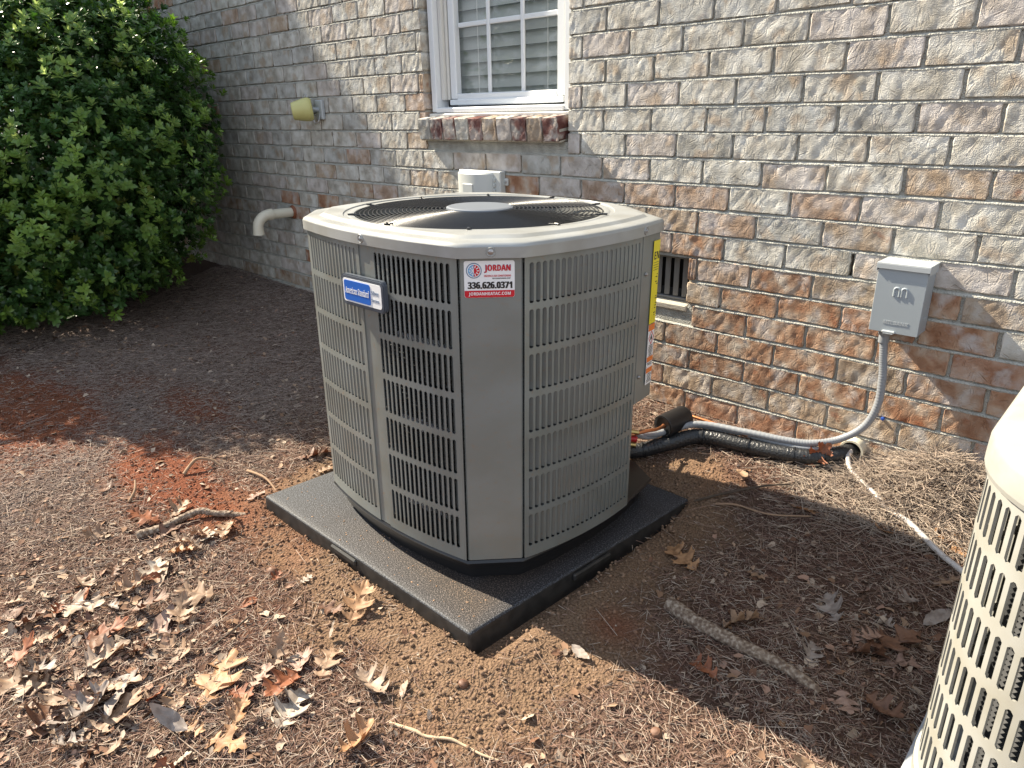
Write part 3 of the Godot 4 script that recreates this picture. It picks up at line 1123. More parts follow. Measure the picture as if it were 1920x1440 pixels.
	var panels := [
		[front, 0.006, 0.478, 15, 0.028, 0.022, -1],
		[front, 0.552, 0.994, 15, 0.026, 0.030, 1],
		[side, 0.006, 0.800, 22, 0.024, 0.024, 1],
		[left_side, 0.006, 0.994, 30, 0.03, 0.03, 1],
		[rear, 0.006, 0.994, 24, 0.03, 0.03, 1]]
	for q in panels:
		st = new_st()
		var fins := new_st()
		var pitch: float = (q[2] - q[1] - q[4] - q[5]) / q[3]
		louvre(st, fins, q[0], q[1], q[2], low, high, q[3], 7, [q[4], q[5], 0.031, 0.013], pitch * 0.37, 0.0145, q[6], 0.0026, 0.0115 if q[1] < 0.1 else 0.012)
		part("louvre_panel", st, M.grey_paint, u)
		part("louvre_fins", fins, M.grey_paint, u).set_meta("kind", "stuff")
	# electrical corner cover
	st = new_st()
	st.set_smooth_group(-1)
	var c0: Vector2 = side.call(0.803, -0.001)
	var c1: Vector2 = side.call(0.985, -0.003)
	var c2 := Vector2(0.222, -0.355)
	var ct := 0.8395
	var cb := 0.386
	var cov := [side.call(0.803, 0.03), c0, c1, c1 + Vector2(-0.003, -0.005), c2, c2 + Vector2(-0.03, 0.03)]
	var cm := Vector3(0.30, 0.6, -0.24)
	for k in 5:
		quad_out(st, Vector3(cov[k].x, cb, cov[k].y), Vector3(cov[k + 1].x, cb, cov[k + 1].y), Vector3(cov[k + 1].x, ct, cov[k + 1].y), Vector3(cov[k].x, ct, cov[k].y), cm)
	for k in range(1, 4):
		tri_out(st, Vector3(cov[0].x, cb, cov[0].y), Vector3(cov[k].x, cb, cov[k].y), Vector3(cov[k + 1].x, cb, cov[k + 1].y), cm)
	part("electrical_cover", st, M.grey_paint, u)
	# plate behind the service valves, below the cover
	st = new_st()
	st.set_smooth_group(-1)
	var v0: Vector2 = side.call(0.803, 0.035)
	var v1 := Vector2(0.20, -0.31)
	quad(st, Vector3(v0.x, low, v0.y), Vector3(v1.x, low, v1.y), Vector3(v1.x, cb, v1.y), Vector3(v0.x, cb, v0.y))
	part("valve_plate", st, M.grey_paint, u)
	# lid
	st = new_st()
	var o := func(i: float) -> PackedVector2Array: return oct_ring(OCT, i)
	var outer: PackedVector2Array = o.call(0.0)
	var rings := [[o.call(0.012), high + 0.001], [o.call(-0.007), high + 0.001], [o.call(-0.007), 0.866], [o.call(-0.004), 0.872], [o.call(0.001), 0.8745], [o.call(0.010), 0.8755], [o.call(0.030), 0.8765], [o.call(0.033), 0.8775], [o.call(0.039), 0.8825], [o.call(0.042), 0.8835], [circle_of(outer, 0.368, FAN), 0.8845], [circle_of(outer, 0.366, FAN), 0.8815], [circle_of(outer, 0.356, FAN), 0.8815], [circle_of(outer, 0.352, FAN), 0.8835], [circle_of(outer, 0.340, FAN), 0.882], [circle_of(outer, 0.337, FAN), 0.874], [circle_of(outer, 0.335, FAN), 0.80]]
	# keep the rings from crossing where the circle meets the short sides
	for k in [10, 11, 12, 13]:
		var pts: PackedVector2Array = rings[k][0]
		var lim: PackedVector2Array = o.call(0.044 + 0.001 * (k - 10))
		for i in pts.size():
			if (pts[i] - FAN).length() > (lim[i] - FAN).length():
				pts[i] = lim[i]
		rings[k][0] = pts
	loft(st, rings, [1, 2, 3, 3, 3, 3, 4, 4, 4, 5, 6, 7, 8, 8, 9, 10])
	part("lid", st, M.lid_paint, u)
	# shroud, blades, motor, coil
	st = new_st()
	lathe(st, [Vector2(0.335, 0.80), Vector2(0.33, 0.70), Vector2(0.34, 0.66)], Transform3D(Basis(), Vector3(0, 0, FAN.y)), 48)
	part("fan_shroud", st, M.black_metal, u)
	for k in 3:
		st = new_st()
		st.set_smooth_group(0)
		for i in 6:
			for j in 4:
				var pp := func(ii: int, jj: int) -> Vector3:
					var rad := 0.07 + 0.25 * ii / 6.0
					var a := TAU * k / 3.0 + 0.85 * (jj / 4.0) * (0.55 + 0.45 * ii / 6.0) + 0.05 * ii
					return Vector3(0, 0, FAN.y) + Vector3(cos(a) * rad, 0.77 - 0.075 * jj / 4.0 + 0.008 * sin(PI * jj / 4.0), sin(a) * rad)
				quad(st, pp.call(i, j), pp.call(i, j + 1), pp.call(i + 1, j + 1), pp.call(i + 1, j))
		part("fan_blade", st, M.coil_dark, u)
	st = new_st()
	lathe(st, [Vector2(0.0, 0.80), Vector2(0.07, 0.80), Vector2(0.075, 0.79), Vector2(0.075, 0.66), Vector2(0.0, 0.65)], Transform3D(Basis(), Vector3(0, 0, FAN.y)), 24)
	part("fan_motor", st, M.black_metal, u)
	var coil := []
	var y := low + 0.004
	var flip := false
	while y < 0.80:
		coil.append([oct_ring(OCT, 0.040 if flip else 0.046), y])
		y += 0.006
		flip = not flip
	st = new_st()
	loft(st, coil, [])
	part("condenser_coil", st, M.coil_grey, u)
	for h in [0.165, 0.395, 0.615]:
		st = new_st()
		var rr := RandomNumberGenerator.new()
		rr.seed = int(h * 1000)
		for k in 240:
			var t := 0.62 + 0.34 * rr.randf()
			var p2: Vector2 = oct_at(OCT, 0, t, 0.036 + rr.randf() * 0.004)
			var p := Vector3(p2.x, h + rr.randf_range(-0.012, 0.012), p2.y)
			bevel_box(st, p, Vector3(0.0014, 0.009, 0.006), 0.0002, Basis(Vector3(rr.randf() - 0.5, rr.randf() - 0.5, 1).normalized(), rr.randf_range(-0.8, 0.8)))
		part("bright_fins", st, M.coil_bright, u).set_meta("kind", "stuff")
	# fan guard: rings and spokes under a flat hub
	var guard := Node3D.new()
	guard.name = "fan_guard"
	u.add_child(guard)
	guard.position.z = FAN.y
	for k in 22:
		var rad := 0.098 + k * 0.0113
		st = new_st()
		var pts := PackedVector3Array()
		var segs := 56
		for i in segs + 1:
			pts.append(Vector3(cos(TAU * i / segs) * rad, 0.8875 - 0.006 * pow((rad - 0.09) / 0.25, 2), sin(TAU * i / segs) * rad))
		tube(st, pts, 0.0016, 6, false)
		part("guard_ring", st, M.black_wire, guard)
	for k in 10:
		var a := TAU * (k + 0.35) / 10.0
		st = new_st()
		var d := Vector3(cos(a), 0, sin(a))
		tube(st, PackedVector3Array([d * 0.06 + Vector3.UP * 0.8835, d * 0.30 + Vector3.UP * 0.8795, d * 0.343 + Vector3.UP * 0.8845]), 0.0022, 6)
		bevel_box(st, d * 0.348 + Vector3.UP * 0.8855, Vector3(0.016, 0.004, 0.008), 0.001, Basis(Vector3.UP, -a))
		part("guard_spoke", st, M.black_wire, guard)
	st = new_st()
	lathe(st, [Vector2(0.0, 0.8945), Vector2(0.086, 0.8935), Vector2(0.092, 0.891), Vector2(0.093, 0.886), Vector2(0.0, 0.885)], Transform3D(), 40)
	part("guard_hub", st, M.hub_grey, guard)
	# screws
	var spots := [[0, 0.515, 0.8560], [1, 0.5, 0.8560], [2, 0.80, 0.8555], [2, 0.845, 0.742], [2, 0.835, 0.462]]
	for q in spots:
		var p2: Vector2 = oct_at(OCT, q[0], q[1], -0.007 if q[2] > 0.85 else -0.002)
		var a2: Vector2 = oct_at(OCT, q[0], q[1] + 0.02, -0.007)
		var b2: Vector2 = oct_at(OCT, q[0], q[1] - 0.02, -0.007)
		var tang := (a2 - b2).normalized()
		var nrm := Vector3(-tang.y, 0, tang.x)
		if nrm.dot(Vector3(p2.x, 0, p2.y)) < 0:
			nrm = -nrm
		var fr := Transform3D(Basis(nrm.cross(Vector3.UP).normalized() * -1.0, nrm, Vector3.UP), Vector3(p2.x, q[2], p2.y))
		var scr := Node3D.new()
		scr.name = "screw"
		u.add_child(scr, true)
		scr.transform = fr
		if q[2] > 0.85:
			st = new_st()
			lathe(st, [Vector2(0.0, 0.0015), Vector2(0.0075, 0.0010), Vector2(0.0095, 0.0022), Vector2(0.0108, 0.0)], Transform3D(), 20)
			part("recess", st, M.lid_paint, scr)
		st = new_st()
		lathe(st, [Vector2(0.0, 0.0055), Vector2(0.0034, 0.0050), Vector2(0.0040, 0.0024), Vector2(0.0058, 0.0020), Vector2(0.0060, 0.0008)], Transform3D(), 6)
		part("screw_head", st, M.steel, scr)
	build_unit_labels(u)

func build_unit_labels(u: Node3D) -> void:
	var sans := SystemFont.new()
	sans.font_names = PackedStringArray(["Droid Sans"])
	sans.font_weight = 700
	var plain := SystemFont.new()
	plain.font_names = PackedStringArray(["Droid Sans"])
	var serif := SystemFont.new()
	serif.font_names = PackedStringArray(["Droid Serif"])
	serif.font_weight = 400
	# sticker on the front corner post
	var st := new_st()
	var a := oct_at(OCT, 1, 0.0, 0.003)
	var e := oct_at(OCT, 1, 1.0, 0.003)
	var mid := (a + e) / 2
	var along := (e - a).normalized()
	var out := Vector3(-along.y, 0, along.x)
	if out.dot(Vector3(mid.x, 0, mid.y)) < 0:
		out = -out
	var xax := Vector3.UP.cross(out).normalized()
	var face := Basis(xax, Vector3.UP, out)
	var at := func(x: float, y: float, lift := 0.0) -> Transform3D: return Transform3D(face, Vector3(mid.x, 0.7945, mid.y) + xax * (x - 0.0035) + Vector3.UP * y + out * (0.0004 + lift))
	var sticker := Node3D.new()
	sticker.name = "contractor_sticker"
	u.add_child(sticker)
	flat_shape(st, round_rect(0.110, 0.081, 0.005), at.call(0, 0))
	part("sticker_sheet", st, M.print_white, sticker)
	st = new_st()
	var band := [Vector2(-0.0545, 0.0), Vector2(-0.0545, -0.0105), Vector2(-0.0535, -0.0137), Vector2(-0.0505, -0.0155), Vector2(0.0505, -0.0155), Vector2(0.0535, -0.0137), Vector2(0.0545, -0.0105), Vector2(0.0545, 0.0)]
	flat_shape(st, band, at.call(0, -0.0245, 0.0008))
	part("red_band", st, M.print_red, sticker)
	lettering("lettering", "JORDANHEATAC.COM", sans, 0.0088, M.print_white, sticker, at.call(0, -0.0325, 0.0016), 0.092)
	for k in 3:
		lettering("lettering", "336.626.0371", sans, 0.0152, M.print_black, sticker, at.call(0.001 + (k - 1) * 0.00075, -0.0130, 0.0008 + k * 0.00015), 0.096)
	lettering("lettering", "JORDAN", sans, 0.0185, M.print_slate, sticker, at.call(0.0176, 0.0232, 0.0006), 0.0585)
	for k in 2:
		lettering("lettering", "JORDAN", sans, 0.0165, M.print_red, sticker, at.call(0.0176 + (k - 0.5) * 0.0008, 0.0232, 0.0014 + k * 0.00015), 0.0560)
	lettering("lettering", "HEATING & AIR CONDITIONING", sans, 0.0042, M.print_red, sticker, at.call(0.0176, 0.0075, 0.0008), 0.058)
	lettering("lettering", "AIR CONDITIONING 27407", sans, 0.0028, M.print_black, sticker, at.call(0.026, 0.0018, 0.0008), 0.040)
	var c := Vector2(-0.0335, 0.0195)
	for q in [[0.0170, "print_slate", 0.0, TAU, 0.0006], [0.0148, "print_white", 0.0, TAU, 0.0012], [0.0128, "print_red", -PI / 2, PI / 2, 0.0018], [0.0128, "print_sky", PI / 2, PI * 1.5, 0.0018]]:
		st = new_st()
		flat_shape(st, disc(q[0], 28, q[2], q[3]), at.call(c.x, c.y, q[4]))
		part("emblem", st, M[q[1]], sticker)
	st = new_st()
	for k in 5:
		var an := -PI / 2 + PI * (k + 0.5) / 5.0
		var d := Vector2(cos(an), sin(an))
		var w := Vector2(-d.y, d.x) * 0.0009
		flat_shape(st, [d * 0.0062 - w, d * 0.0118 - w, d * 0.0118 + w, d * 0.0062 + w], at.call(c.x, c.y, 0.0025))
		d = Vector2(-cos(an), sin(an))
		w = Vector2(-d.y, d.x) * 0.0007
		flat_shape(st, [d * 0.001 - w, d * 0.0112 - w, d * 0.0112 + w, d * 0.001 + w], at.call(c.x, c.y, 0.0025))
		var t := d * 0.0075
		for s in [-1, 1]:
			var dd := d.rotated(s * 0.9) * 0.003
			var ww := Vector2(-dd.y, dd.x).normalized() * 0.0005
			flat_shape(st, [t - ww, t + dd - ww, t + dd + ww, t + ww], at.call(c.x, c.y, 0.0025))
	part("emblem_rays", st, M.print_white, sticker)
	# maker's badge on the middle post
	var badge := Node3D.new()
	badge.name = "badge"
	u.add_child(badge)
	var bt := Transform3D(Basis(Vector3.UP, 0.015), Vector3(0.0125, 0.7265, 0.4375))
	var ba := func(x: float, y: float, lift := 0.0) -> Transform3D: return bt * Transform3D(Basis(), Vector3(x, y, lift))
	st = new_st()
	flat_shape(st, round_rect(0.170, 0.078, 0.014, 6), ba.call(0, 0), 0.010)
	flat_shape(st, round_rect(0.164, 0.072, 0.012, 6), ba.call(0, 0, 0.010), 0.0022)
	part("badge_body", st, M.badge_grey, badge)
	st = new_st()
	flat_shape(st, round_rect(0.150, 0.058, 0.007, 6), ba.call(0, 0, 0.0122), 0.0010)
	part("badge_face", st, M.print_white, badge)
	st = new_st()
	flat_shape(st, round_rect(0.104, 0.050, 0.006, 6), ba.call(-0.0178, 0, 0.0132), 0.0010)
	part("badge_panel", st, M.print_blue, badge)
	lettering("lettering", "American Standard", serif, 0.0165, M.print_white, badge, ba.call(-0.0178, 0.001, 0.0146), 0.094, 0.28, 0.0008)
	lettering("lettering", "Silver", serif, 0.0100, M.print_slate, badge, ba.call(0.052, 0.0075, 0.0136), 0.028, 0.0, 0.0006)
	lettering("lettering", "Series", serif, 0.0080, M.print_slate, badge, ba.call(0.052, -0.0105, 0.0136), 0.029, 0.0, 0.0006)
	# yellow energy label and flammability label on the electrical cover
	var c0: Vector2 = oct_at(OCT, 2, 0.910, -0.003)
	var c1: Vector2 = oct_at(OCT, 2, 0.983, -0.0035)
	var tang := (c1 - c0).normalized()
	var nrm := Vector3(-tang.y, 0, tang.x)
	if nrm.x < 0:
		nrm = -nrm
	var lx := Vector3.UP.cross(nrm).normalized()
	var lw := c0.distance_to(c1)
	var lm := (c0 + c1) / 2
	var la := func(x: float, y: float, lift := 0.0) -> Transform3D: return Transform3D(Basis(lx, Vector3.UP, nrm), Vector3(lm.x, y, lm.y) + lx * x + nrm * (0.0008 + lift))
	var energy := Node3D.new()
	energy.name = "energy_label"
	u.add_child(energy)
	st = new_st()
	flat_shape(st, round_rect(lw, 0.222, 0.001, 1), la.call(0, 0.711))
	part("label_sheet", st, M.print_yellow, energy)
	lettering("lettering", "EN", sans, 0.020, M.print_black, energy, la.call(0.002, 0.783, 0.0007), lw * 0.78)
	st = new_st()
	var rr := RandomNumberGenerator.new()
	rr.seed = 8
	for k in 24:
		var y := 0.765 - k * 0.0065
		var w := rr.randf_range(0.1, 0.30) * lw if k > 3 else lw * 0.8
		var x := lw * (0.5 - rr.randf_range(0.05, 0.2)) - w / 2 if k > 3 else 0.0
		if k > 3 and rr.randf() < 0.35:
			continue
		flat_shape(st, round_rect(w, 0.0022 if k > 3 else 0.0010, 0.0004, 1), la.call(x, y, 0.0007))
	part("print_lines", st, M.print_black, energy)
	var warn := Node3D.new()
	warn.name = "warning_label"
	u.add_child(warn)
	st = new_st()
	flat_shape(st, round_rect(lw, 0.172, 0.001, 1), la.call(-0.001, 0.512))
	part("label_sheet", st, M.print_white, warn)
	st = new_st()
	for q in [[0.589, 0.018], [0.499, 0.014], [0.467, 0.014]]:
		flat_shape(st, round_rect(lw - 0.001, q[1], 0.0006, 1), la.call(-0.001, q[0], 0.0007))
	part("orange_bands", st, M.print_orange, warn)
	st = new_st()
	var r0 := lw * 0.42
	for k in 4:
		var p := Vector2(r0, 0).rotated(PI / 2 * k) * Vector2(1, 1.25)
		var q := Vector2(r0, 0).rotated(PI / 2 * (k + 1)) * Vector2(1, 1.25)
		flat_shape(st, [p, q, q * 0.84, p * 0.84], la.call(0, 0.560, 0.0007))
	part("diamond", st, M.print_red, warn)
	st = new_st()
	flat_shape(st, [Vector2(-0.004, -0.006), Vector2(0.004, -0.006), Vector2(0.0052, -0.001), Vector2(0.0022, 0.003), Vector2(0.001, 0.009), Vector2(-0.003, 0.003), Vector2(-0.005, -0.001)], la.call(0, 0.560, 0.0007))
	for k in 14:
		var y := 0.538 - k * 0.0042
		if y < 0.508 and y > 0.488 or y < 0.476 and y > 0.458:
			continue
		flat_shape(st, round_rect(lw * rr.randf_range(0.45, 0.85), 0.0016, 0.0004, 1), la.call(0, y, 0.0007))
	for k in 6:
		flat_shape(st, round_rect(lw * rr.randf_range(0.5, 0.85), 0.0014, 0.0004, 1), la.call(0, 0.456 - k * 0.0045, 0.0007))
	part("print_lines", st, M.print_black, warn)

func build_beige_unit() -> void:
	var slab_at := Vector3(0.18, -0.055, 0.86)
	var pad := thing("concrete_pad", "pale concrete slab under the beige unit at the right edge", "pad", slab_at)
	beveled("slab", Vector3(0.0, -0.04, 0.0), Vector3(0.665, 0.08, 0.86), M.concrete, pad, 0.008, Basis(Vector3.UP, 0.012))
	var u := thing("beige_air_conditioner", "older beige cooling unit with rounded corners, cut off by the right edge", "air conditioner", Vector3(0.190, -0.054, 0.870))
	# rounded square outline, measured along from the back of the left side
	var hw := 0.327
	var rad := 0.205
	var straight := 2.0 * (hw - rad)
	var arc := rad * PI / 2
	var whole := 4.0 * (straight + arc)
	var at := func(t: float, d: float) -> Vector2:
		var s := fposmod(t, 1.0) * whole
		var k := int(s / (straight + arc)) % 4
		s -= k * (straight + arc)
		var p: Vector2
		if s < straight:
			p = Vector2(-hw + d, -hw + rad + s)
		else:
			var a := (s - straight) / rad
			p = Vector2(-hw + rad, hw - rad) + Vector2(-cos(a), sin(a)) * (rad - d)
		return p.rotated(-PI / 2 * k)
	var top := 0.606
	for k in 4:
		var st := new_st()
		var fins := new_st()
		louvre(st, fins, at, k * 0.25, (k + 1) * 0.25, 0.035, top, 27, 6, [0.003, 0.003, 0.018, 0.016], 0.25 / 27 * 0.42, 0.017, 0, 0.0045, 0.02, 0.0045)
		part("louvre_panel", st, M.beige_paint, u)
	var ring := func(d: float) -> PackedVector2Array:
		var p := PackedVector2Array()
		for i in 88:
			p.append(at.call(i / 88.0, d))
		return p
	var st := new_st()
	loft(st, [[ring.call(-0.004), 0.0], [ring.call(-0.006), 0.004], [ring.call(-0.006), 0.030], [ring.call(0.0), 0.036], [ring.call(0.02), 0.037]])
	part("base_pan", st, M.beige_paint, u)
	st = new_st()
	loft(st, [[ring.call(0.01), top], [ring.call(-0.006), top - 0.002], [ring.call(-0.008), top + 0.006], [ring.call(-0.007), top + 0.040], [ring.call(-0.002), top + 0.050], [ring.call(0.008), top + 0.055], [ring.call(0.075), top + 0.066], [ring.call(0.09), top + 0.064], [ring.call(0.095), top + 0.03]], [1, 2, 3, 3, 3, 3, 4, 5])
	part("lid", st, M.beige_paint, u)
	var guard := Node3D.new()
	guard.name = "fan_guard"
	u.add_child(guard)
	for k in 12:
		st = new_st()
		var pts := PackedVector3Array()
		for i in 41:
			pts.append(Vector3(cos(TAU * i / 40) * (0.03 + k * 0.019), top + 0.062, sin(TAU * i / 40) * (0.03 + k * 0.019)))
		tube(st, pts, 0.0017, 5, false)
		part("guard_ring", st, M.black_wire, guard)
	for k in 6:
		st = new_st()
		var d := Vector3(cos(TAU * k / 6.0), 0, sin(TAU * k / 6.0))
		tube(st, PackedVector3Array([d * 0.01 + Vector3.UP * (top + 0.058), d * 0.25 + Vector3.UP * (top + 0.058)]), 0.002, 5)
		part("guard_spoke", st, M.black_wire, guard)
	st = new_st()
	var rings := []
	var y := 0.04
	var flip := false
	while y < top:
		rings.append([ring.call(0.060 if flip else 0.064), y])
		y += 0.005
		flip = not flip
	loft(st, rings)
	part("condenser_coil", st, M.coil_dark, u)
	# screws round the lid rim
	for t in [0.205, 0.33, 0.455]:
		var p2: Vector2 = at.call(t, -0.008)
		var a2: Vector2 = at.call(t + 0.003, -0.008)
		var b2: Vector2 = at.call(t - 0.003, -0.008)
		var tang := (a2 - b2).normalized()
		var nrm := Vector3(-tang.y, 0, tang.x)
		if nrm.dot(Vector3(p2.x, 0, p2.y)) < 0:
			nrm = -nrm
		st = new_st()
		lathe(st, [Vector2(0.0, 0.0065), Vector2(0.0042, 0.006), Vector2(0.0046, 0.002), Vector2(0.0068, 0.0016), Vector2(0.007, -0.001)], Transform3D(Basis(nrm.cross(Vector3.UP).normalized() * -1.0, nrm, Vector3.UP), Vector3(p2.x, top + 0.017, p2.y)), 6)
		part("screw", st, M.steel, u)

# ------------------------------------------------------------------ things on the wall

func build_wall_fittings() -> void:
	var sans := SystemFont.new()
	sans.font_names = PackedStringArray(["Droid Sans"])
	sans.font_weight = 700
	# electrical disconnect
	var box := thing("disconnect_box", "grey metal electrical disconnect box on the brick wall, feeding the conduit below it", "electrical box", Vector3(-0.536, 0.4513, 0.0))
	beveled("box_body", Vector3(0, 0.0945, 0.044), Vector3(0.1245, 0.189, 0.078), M.galvanised, box, 0.002)
	var st := new_st()
	bevel_box(st, Vector3(0, 0.0905, 0.0845), Vector3(0.1265, 0.181, 0.003), 0.001)
	part("front_cover", st, M.galvanised, box)
	st = new_st()
	bevel_box(st, Vector3(0, 0.1935, 0.046), Vector3(0.1345, 0.004, 0.092), 0.0012)
	bevel_box(st, Vector3(0, 0.1855, 0.0915), Vector3(0.1345, 0.014, 0.002), 0.0006)
	for s in [-1, 1]:
		bevel_box(st, Vector3(s * 0.0665, 0.1815, 0.052), Vector3(0.002, 0.021, 0.078), 0.0006)
	part("rain_lid", st, M.galvanised_lid, box)
	st = new_st()
	bevel_box(st, Vector3(-0.010, 0.0035, 0.089), Vector3(0.034, 0.007, 0.008), 0.002)
	bevel_box(st, Vector3(-0.010, -0.001, 0.084), Vector3(0.026, 0.003, 0.018), 0.001)
	part("hasp", st, M.galvanised_lid, box)
	var logo := Node3D.new()
	logo.name = "raised_mark"
	box.add_child(logo)
	for s in [-1, 1]:
		st = new_st()
		var pts := PackedVector3Array()
		var cx: float = 0.003 + s * 0.0098
		pts.append(Vector3(cx - 0.0068, 0.105, 0.086))
		for k in 9:
			var a := PI - PI * k / 8.0
			pts.append(Vector3(cx + cos(a) * 0.0068, 0.122 + sin(a) * 0.0070, 0.086))
		pts.append(Vector3(cx + 0.0068, 0.105, 0.086))
		tube(st, pts, 0.0031, 8)
		part("arch", st, M.galvanised, logo)
	lettering("lettering", "MILBANK", sans, 0.0098, M.galvanised_lid, box, Transform3D(Basis(), Vector3(0.004, 0.030, 0.0860)), 0.064, 0.0, 0.0022)
	st = new_st()
	for q in [[0.045, 0.01], [0.07, 0.018], [0.045, 0.025]]:
		lathe(st, [Vector2(0, 0.0015), Vector2(0.004, 0.001), Vector2(0.0045, 0.0)], Transform3D(Basis(Vector3.BACK, -PI / 2), Vector3(0.0622, q[0], 0.02 + q[1])), 10)
	part("knockout", st, M.galvanised, box)
	st = new_st()
	lathe(st, [Vector2(0.0, 0.002), Vector2(0.016, 0.002), Vector2(0.0175, -0.002), Vector2(0.0175, -0.016), Vector2(0.0145, -0.020), Vector2(0.0145, -0.042), Vector2(0.0, -0.042)], Transform3D(Basis(), Vector3(-0.030, 0.0, 0.043)), 18)
	part("conduit_fitting", st, M.conduit_grey, box)

	# pale utility box behind the grey unit
	var ub := thing("utility_box", "pale plastic utility box on the wall just above the grey unit's fan", "utility box", Vector3(-2.235, 0.60, 0.0))
	beveled("back_box", Vector3(0.006, 0.110, 0.018), Vector3(0.250, 0.225, 0.034), M.light_plastic, ub, 0.004)
	st = new_st()
	st.set_smooth_group(0)
	var n := 14
	var fr := func(i: int, yy: float, lift: float) -> Vector3:
		var t := float(i) / n * 2.0 - 1.0
		return Vector3(-0.012 + t * (0.106 - lift), yy, 0.036 + (0.040 - lift) * pow(maxf(1.0 - t * t, 0.0), 0.6))
	for i in n:
		st.set_smooth_group(1)
		quad(st, fr.call(i, 0.0, 0.0), fr.call(i + 1, 0.0, 0.0), fr.call(i + 1, 0.210, 0.0), fr.call(i, 0.210, 0.0))
		st.set_smooth_group(2)
		quad(st, fr.call(i, 0.210, 0.0), fr.call(i + 1, 0.210, 0.0), fr.call(i + 1, 0.216, 0.005), fr.call(i, 0.216, 0.005))
		st.set_smooth_group(-1)
		tri(st, fr.call(i, 0.216, 0.005), fr.call(i + 1, 0.216, 0.005), Vector3(-0.012, 0.220, 0.036))
	part("curved_cover", st, M.light_plastic, ub)
	st = new_st()
	bevel_box(st, Vector3(-0.020, 0.148, 0.0775), Vector3(0.058, 0.046, 0.004), 0.0012)
	part("thumb_plate", st, M.light_plastic, ub)
	st = new_st()
	for k in 9:
		bevel_box(st, Vector3(0.101, 0.02 + k * 0.021, 0.040), Vector3(0.007, 0.014, 0.010), 0.002)
	part("hinge", st, M.light_plastic, ub)
	st = new_st()
	bevel_box(st, Vector3(0.139, 0.180, 0.008), Vector3(0.024, 0.030, 0.012), 0.004)
	part("mounting_ear", st, M.light_plastic, ub)
	st = new_st()
	lathe(st, [Vector2(0, 0.004), Vector2(0.005, 0.003), Vector2(0.006, 0.0)], Transform3D(Basis(Vector3.RIGHT, PI / 2), Vector3(0.142, 0.180, 0.014)), 8)
	part("screw", st, M.steel, ub)

	# yellowed lamp hood
	var lamp := thing("wall_lamp", "small yellowed plastic lamp hood on a metal plate, left of the window", "wall lamp", Vector3(-3.425, 1.078, 0.0))
	beveled("mounting_plate", Vector3(0.010, 0.0, 0.010), Vector3(0.060, 0.095, 0.020), M.galvanised_lid, lamp, 0.004)
	st = new_st()
	tube(st, curve([Vector3(0.005, 0.0, 0.018), Vector3(-0.005, 0.004, 0.05), Vector3(-0.018, 0.0, 0.07)], 4), 0.011, 10)
	part("arm", st, M.galvanised, lamp)
	st = new_st()
	var axis := Vector3(-0.55, -0.10, 0.83).normalized()
	var side := axis.cross(Vector3.UP).normalized()
	lathe(st, [Vector2(0.0, -0.012), Vector2(0.050, -0.010), Vector2(0.056, 0.0), Vector2(0.058, 0.012), Vector2(0.056, 0.03), Vector2(0.043, 0.088), Vector2(0.040, 0.092), Vector2(0.030, 0.088), Vector2(0.0, 0.085)], Transform3D(Basis(side, axis, side.cross(axis)), Vector3(-0.010, 0.004, 0.055)), 26)
	part("hood", st, M.yellow_plastic, lamp)
	st = new_st()
	tube(st, curve([Vector3(0.018, -0.020, 0.02), Vector3(0.022, -0.055, 0.035), Vector3(0.004, -0.062, 0.045), Vector3(-0.004, -0.040, 0.05)], 5), 0.003, 6)
	tube(st, curve([Vector3(-0.02, 0.055, 0.06), Vector3(-0.03, 0.075, 0.06), Vector3(-0.045, 0.072, 0.065), Vector3(-0.05, 0.05, 0.07)], 5), 0.0018, 6)
	part("wire_loop", st, M.steel, lamp)

	# white drain elbow
	var elbow := thing("drain_elbow", "white plastic drain pipe elbow turning down, sticking out of the wall between bush and unit", "pipe", Vector3(-3.832, 0.527, 0.0))
	st = new_st()
	tube(st, PackedVector3Array([Vector3(0, 0, -0.02), Vector3(-0.016, 0, 0.145)]), 0.0275, 18)
	part("straight_pipe", st, M.pvc, elbow)
	st = new_st()
	var pts := PackedVector3Array()
	pts.append(Vector3(-0.014, 0, 0.130))
	for k in 9:
		var a := PI / 2 * k / 8.0
		pts.append(Vector3(-0.012 - 0.010 * sin(a), -0.072 * (1.0 - cos(a)), 0.148 + 0.072 * sin(a)))
	pts.append(Vector3(-0.023, -0.105, 0.221))
	tube(st, pts, func(t, _a): return 0.0325 if t < 0.12 or t > 0.90 else 0.0295, 18)
	part("elbow", st, M.pvc, elbow)
	st = new_st()
	lathe(st, [Vector2(0.0276, 0.014), Vector2(0.033, 0.010), Vector2(0.040, 0.0), Vector2(0.042, -0.012)], Transform3D(Basis(Vector3.RIGHT, PI / 2), Vector3(0, 0, 0.0)), 18)
	part("rusty_seal", st, M.leaf_rust, elbow)

	# blue plug in a mortar joint
	st = new_st()
	lathe(st, [Vector2(0, 0.006), Vector2(0.0025, 0.006), Vector2(0.0052, 0.005), Vector2(0.006, -0.012)], Transform3D(Basis(Vector3.RIGHT, PI / 2), Vector3(-0.541, 0.1605, 0.0)), 12)
	tag(part("wall_plug", st, M.blue_plastic), "tiny blue plastic plug in the mortar right of the conduit bend", "wall plug")

# ------------------------------------------------------------------ pipes between wall and unit

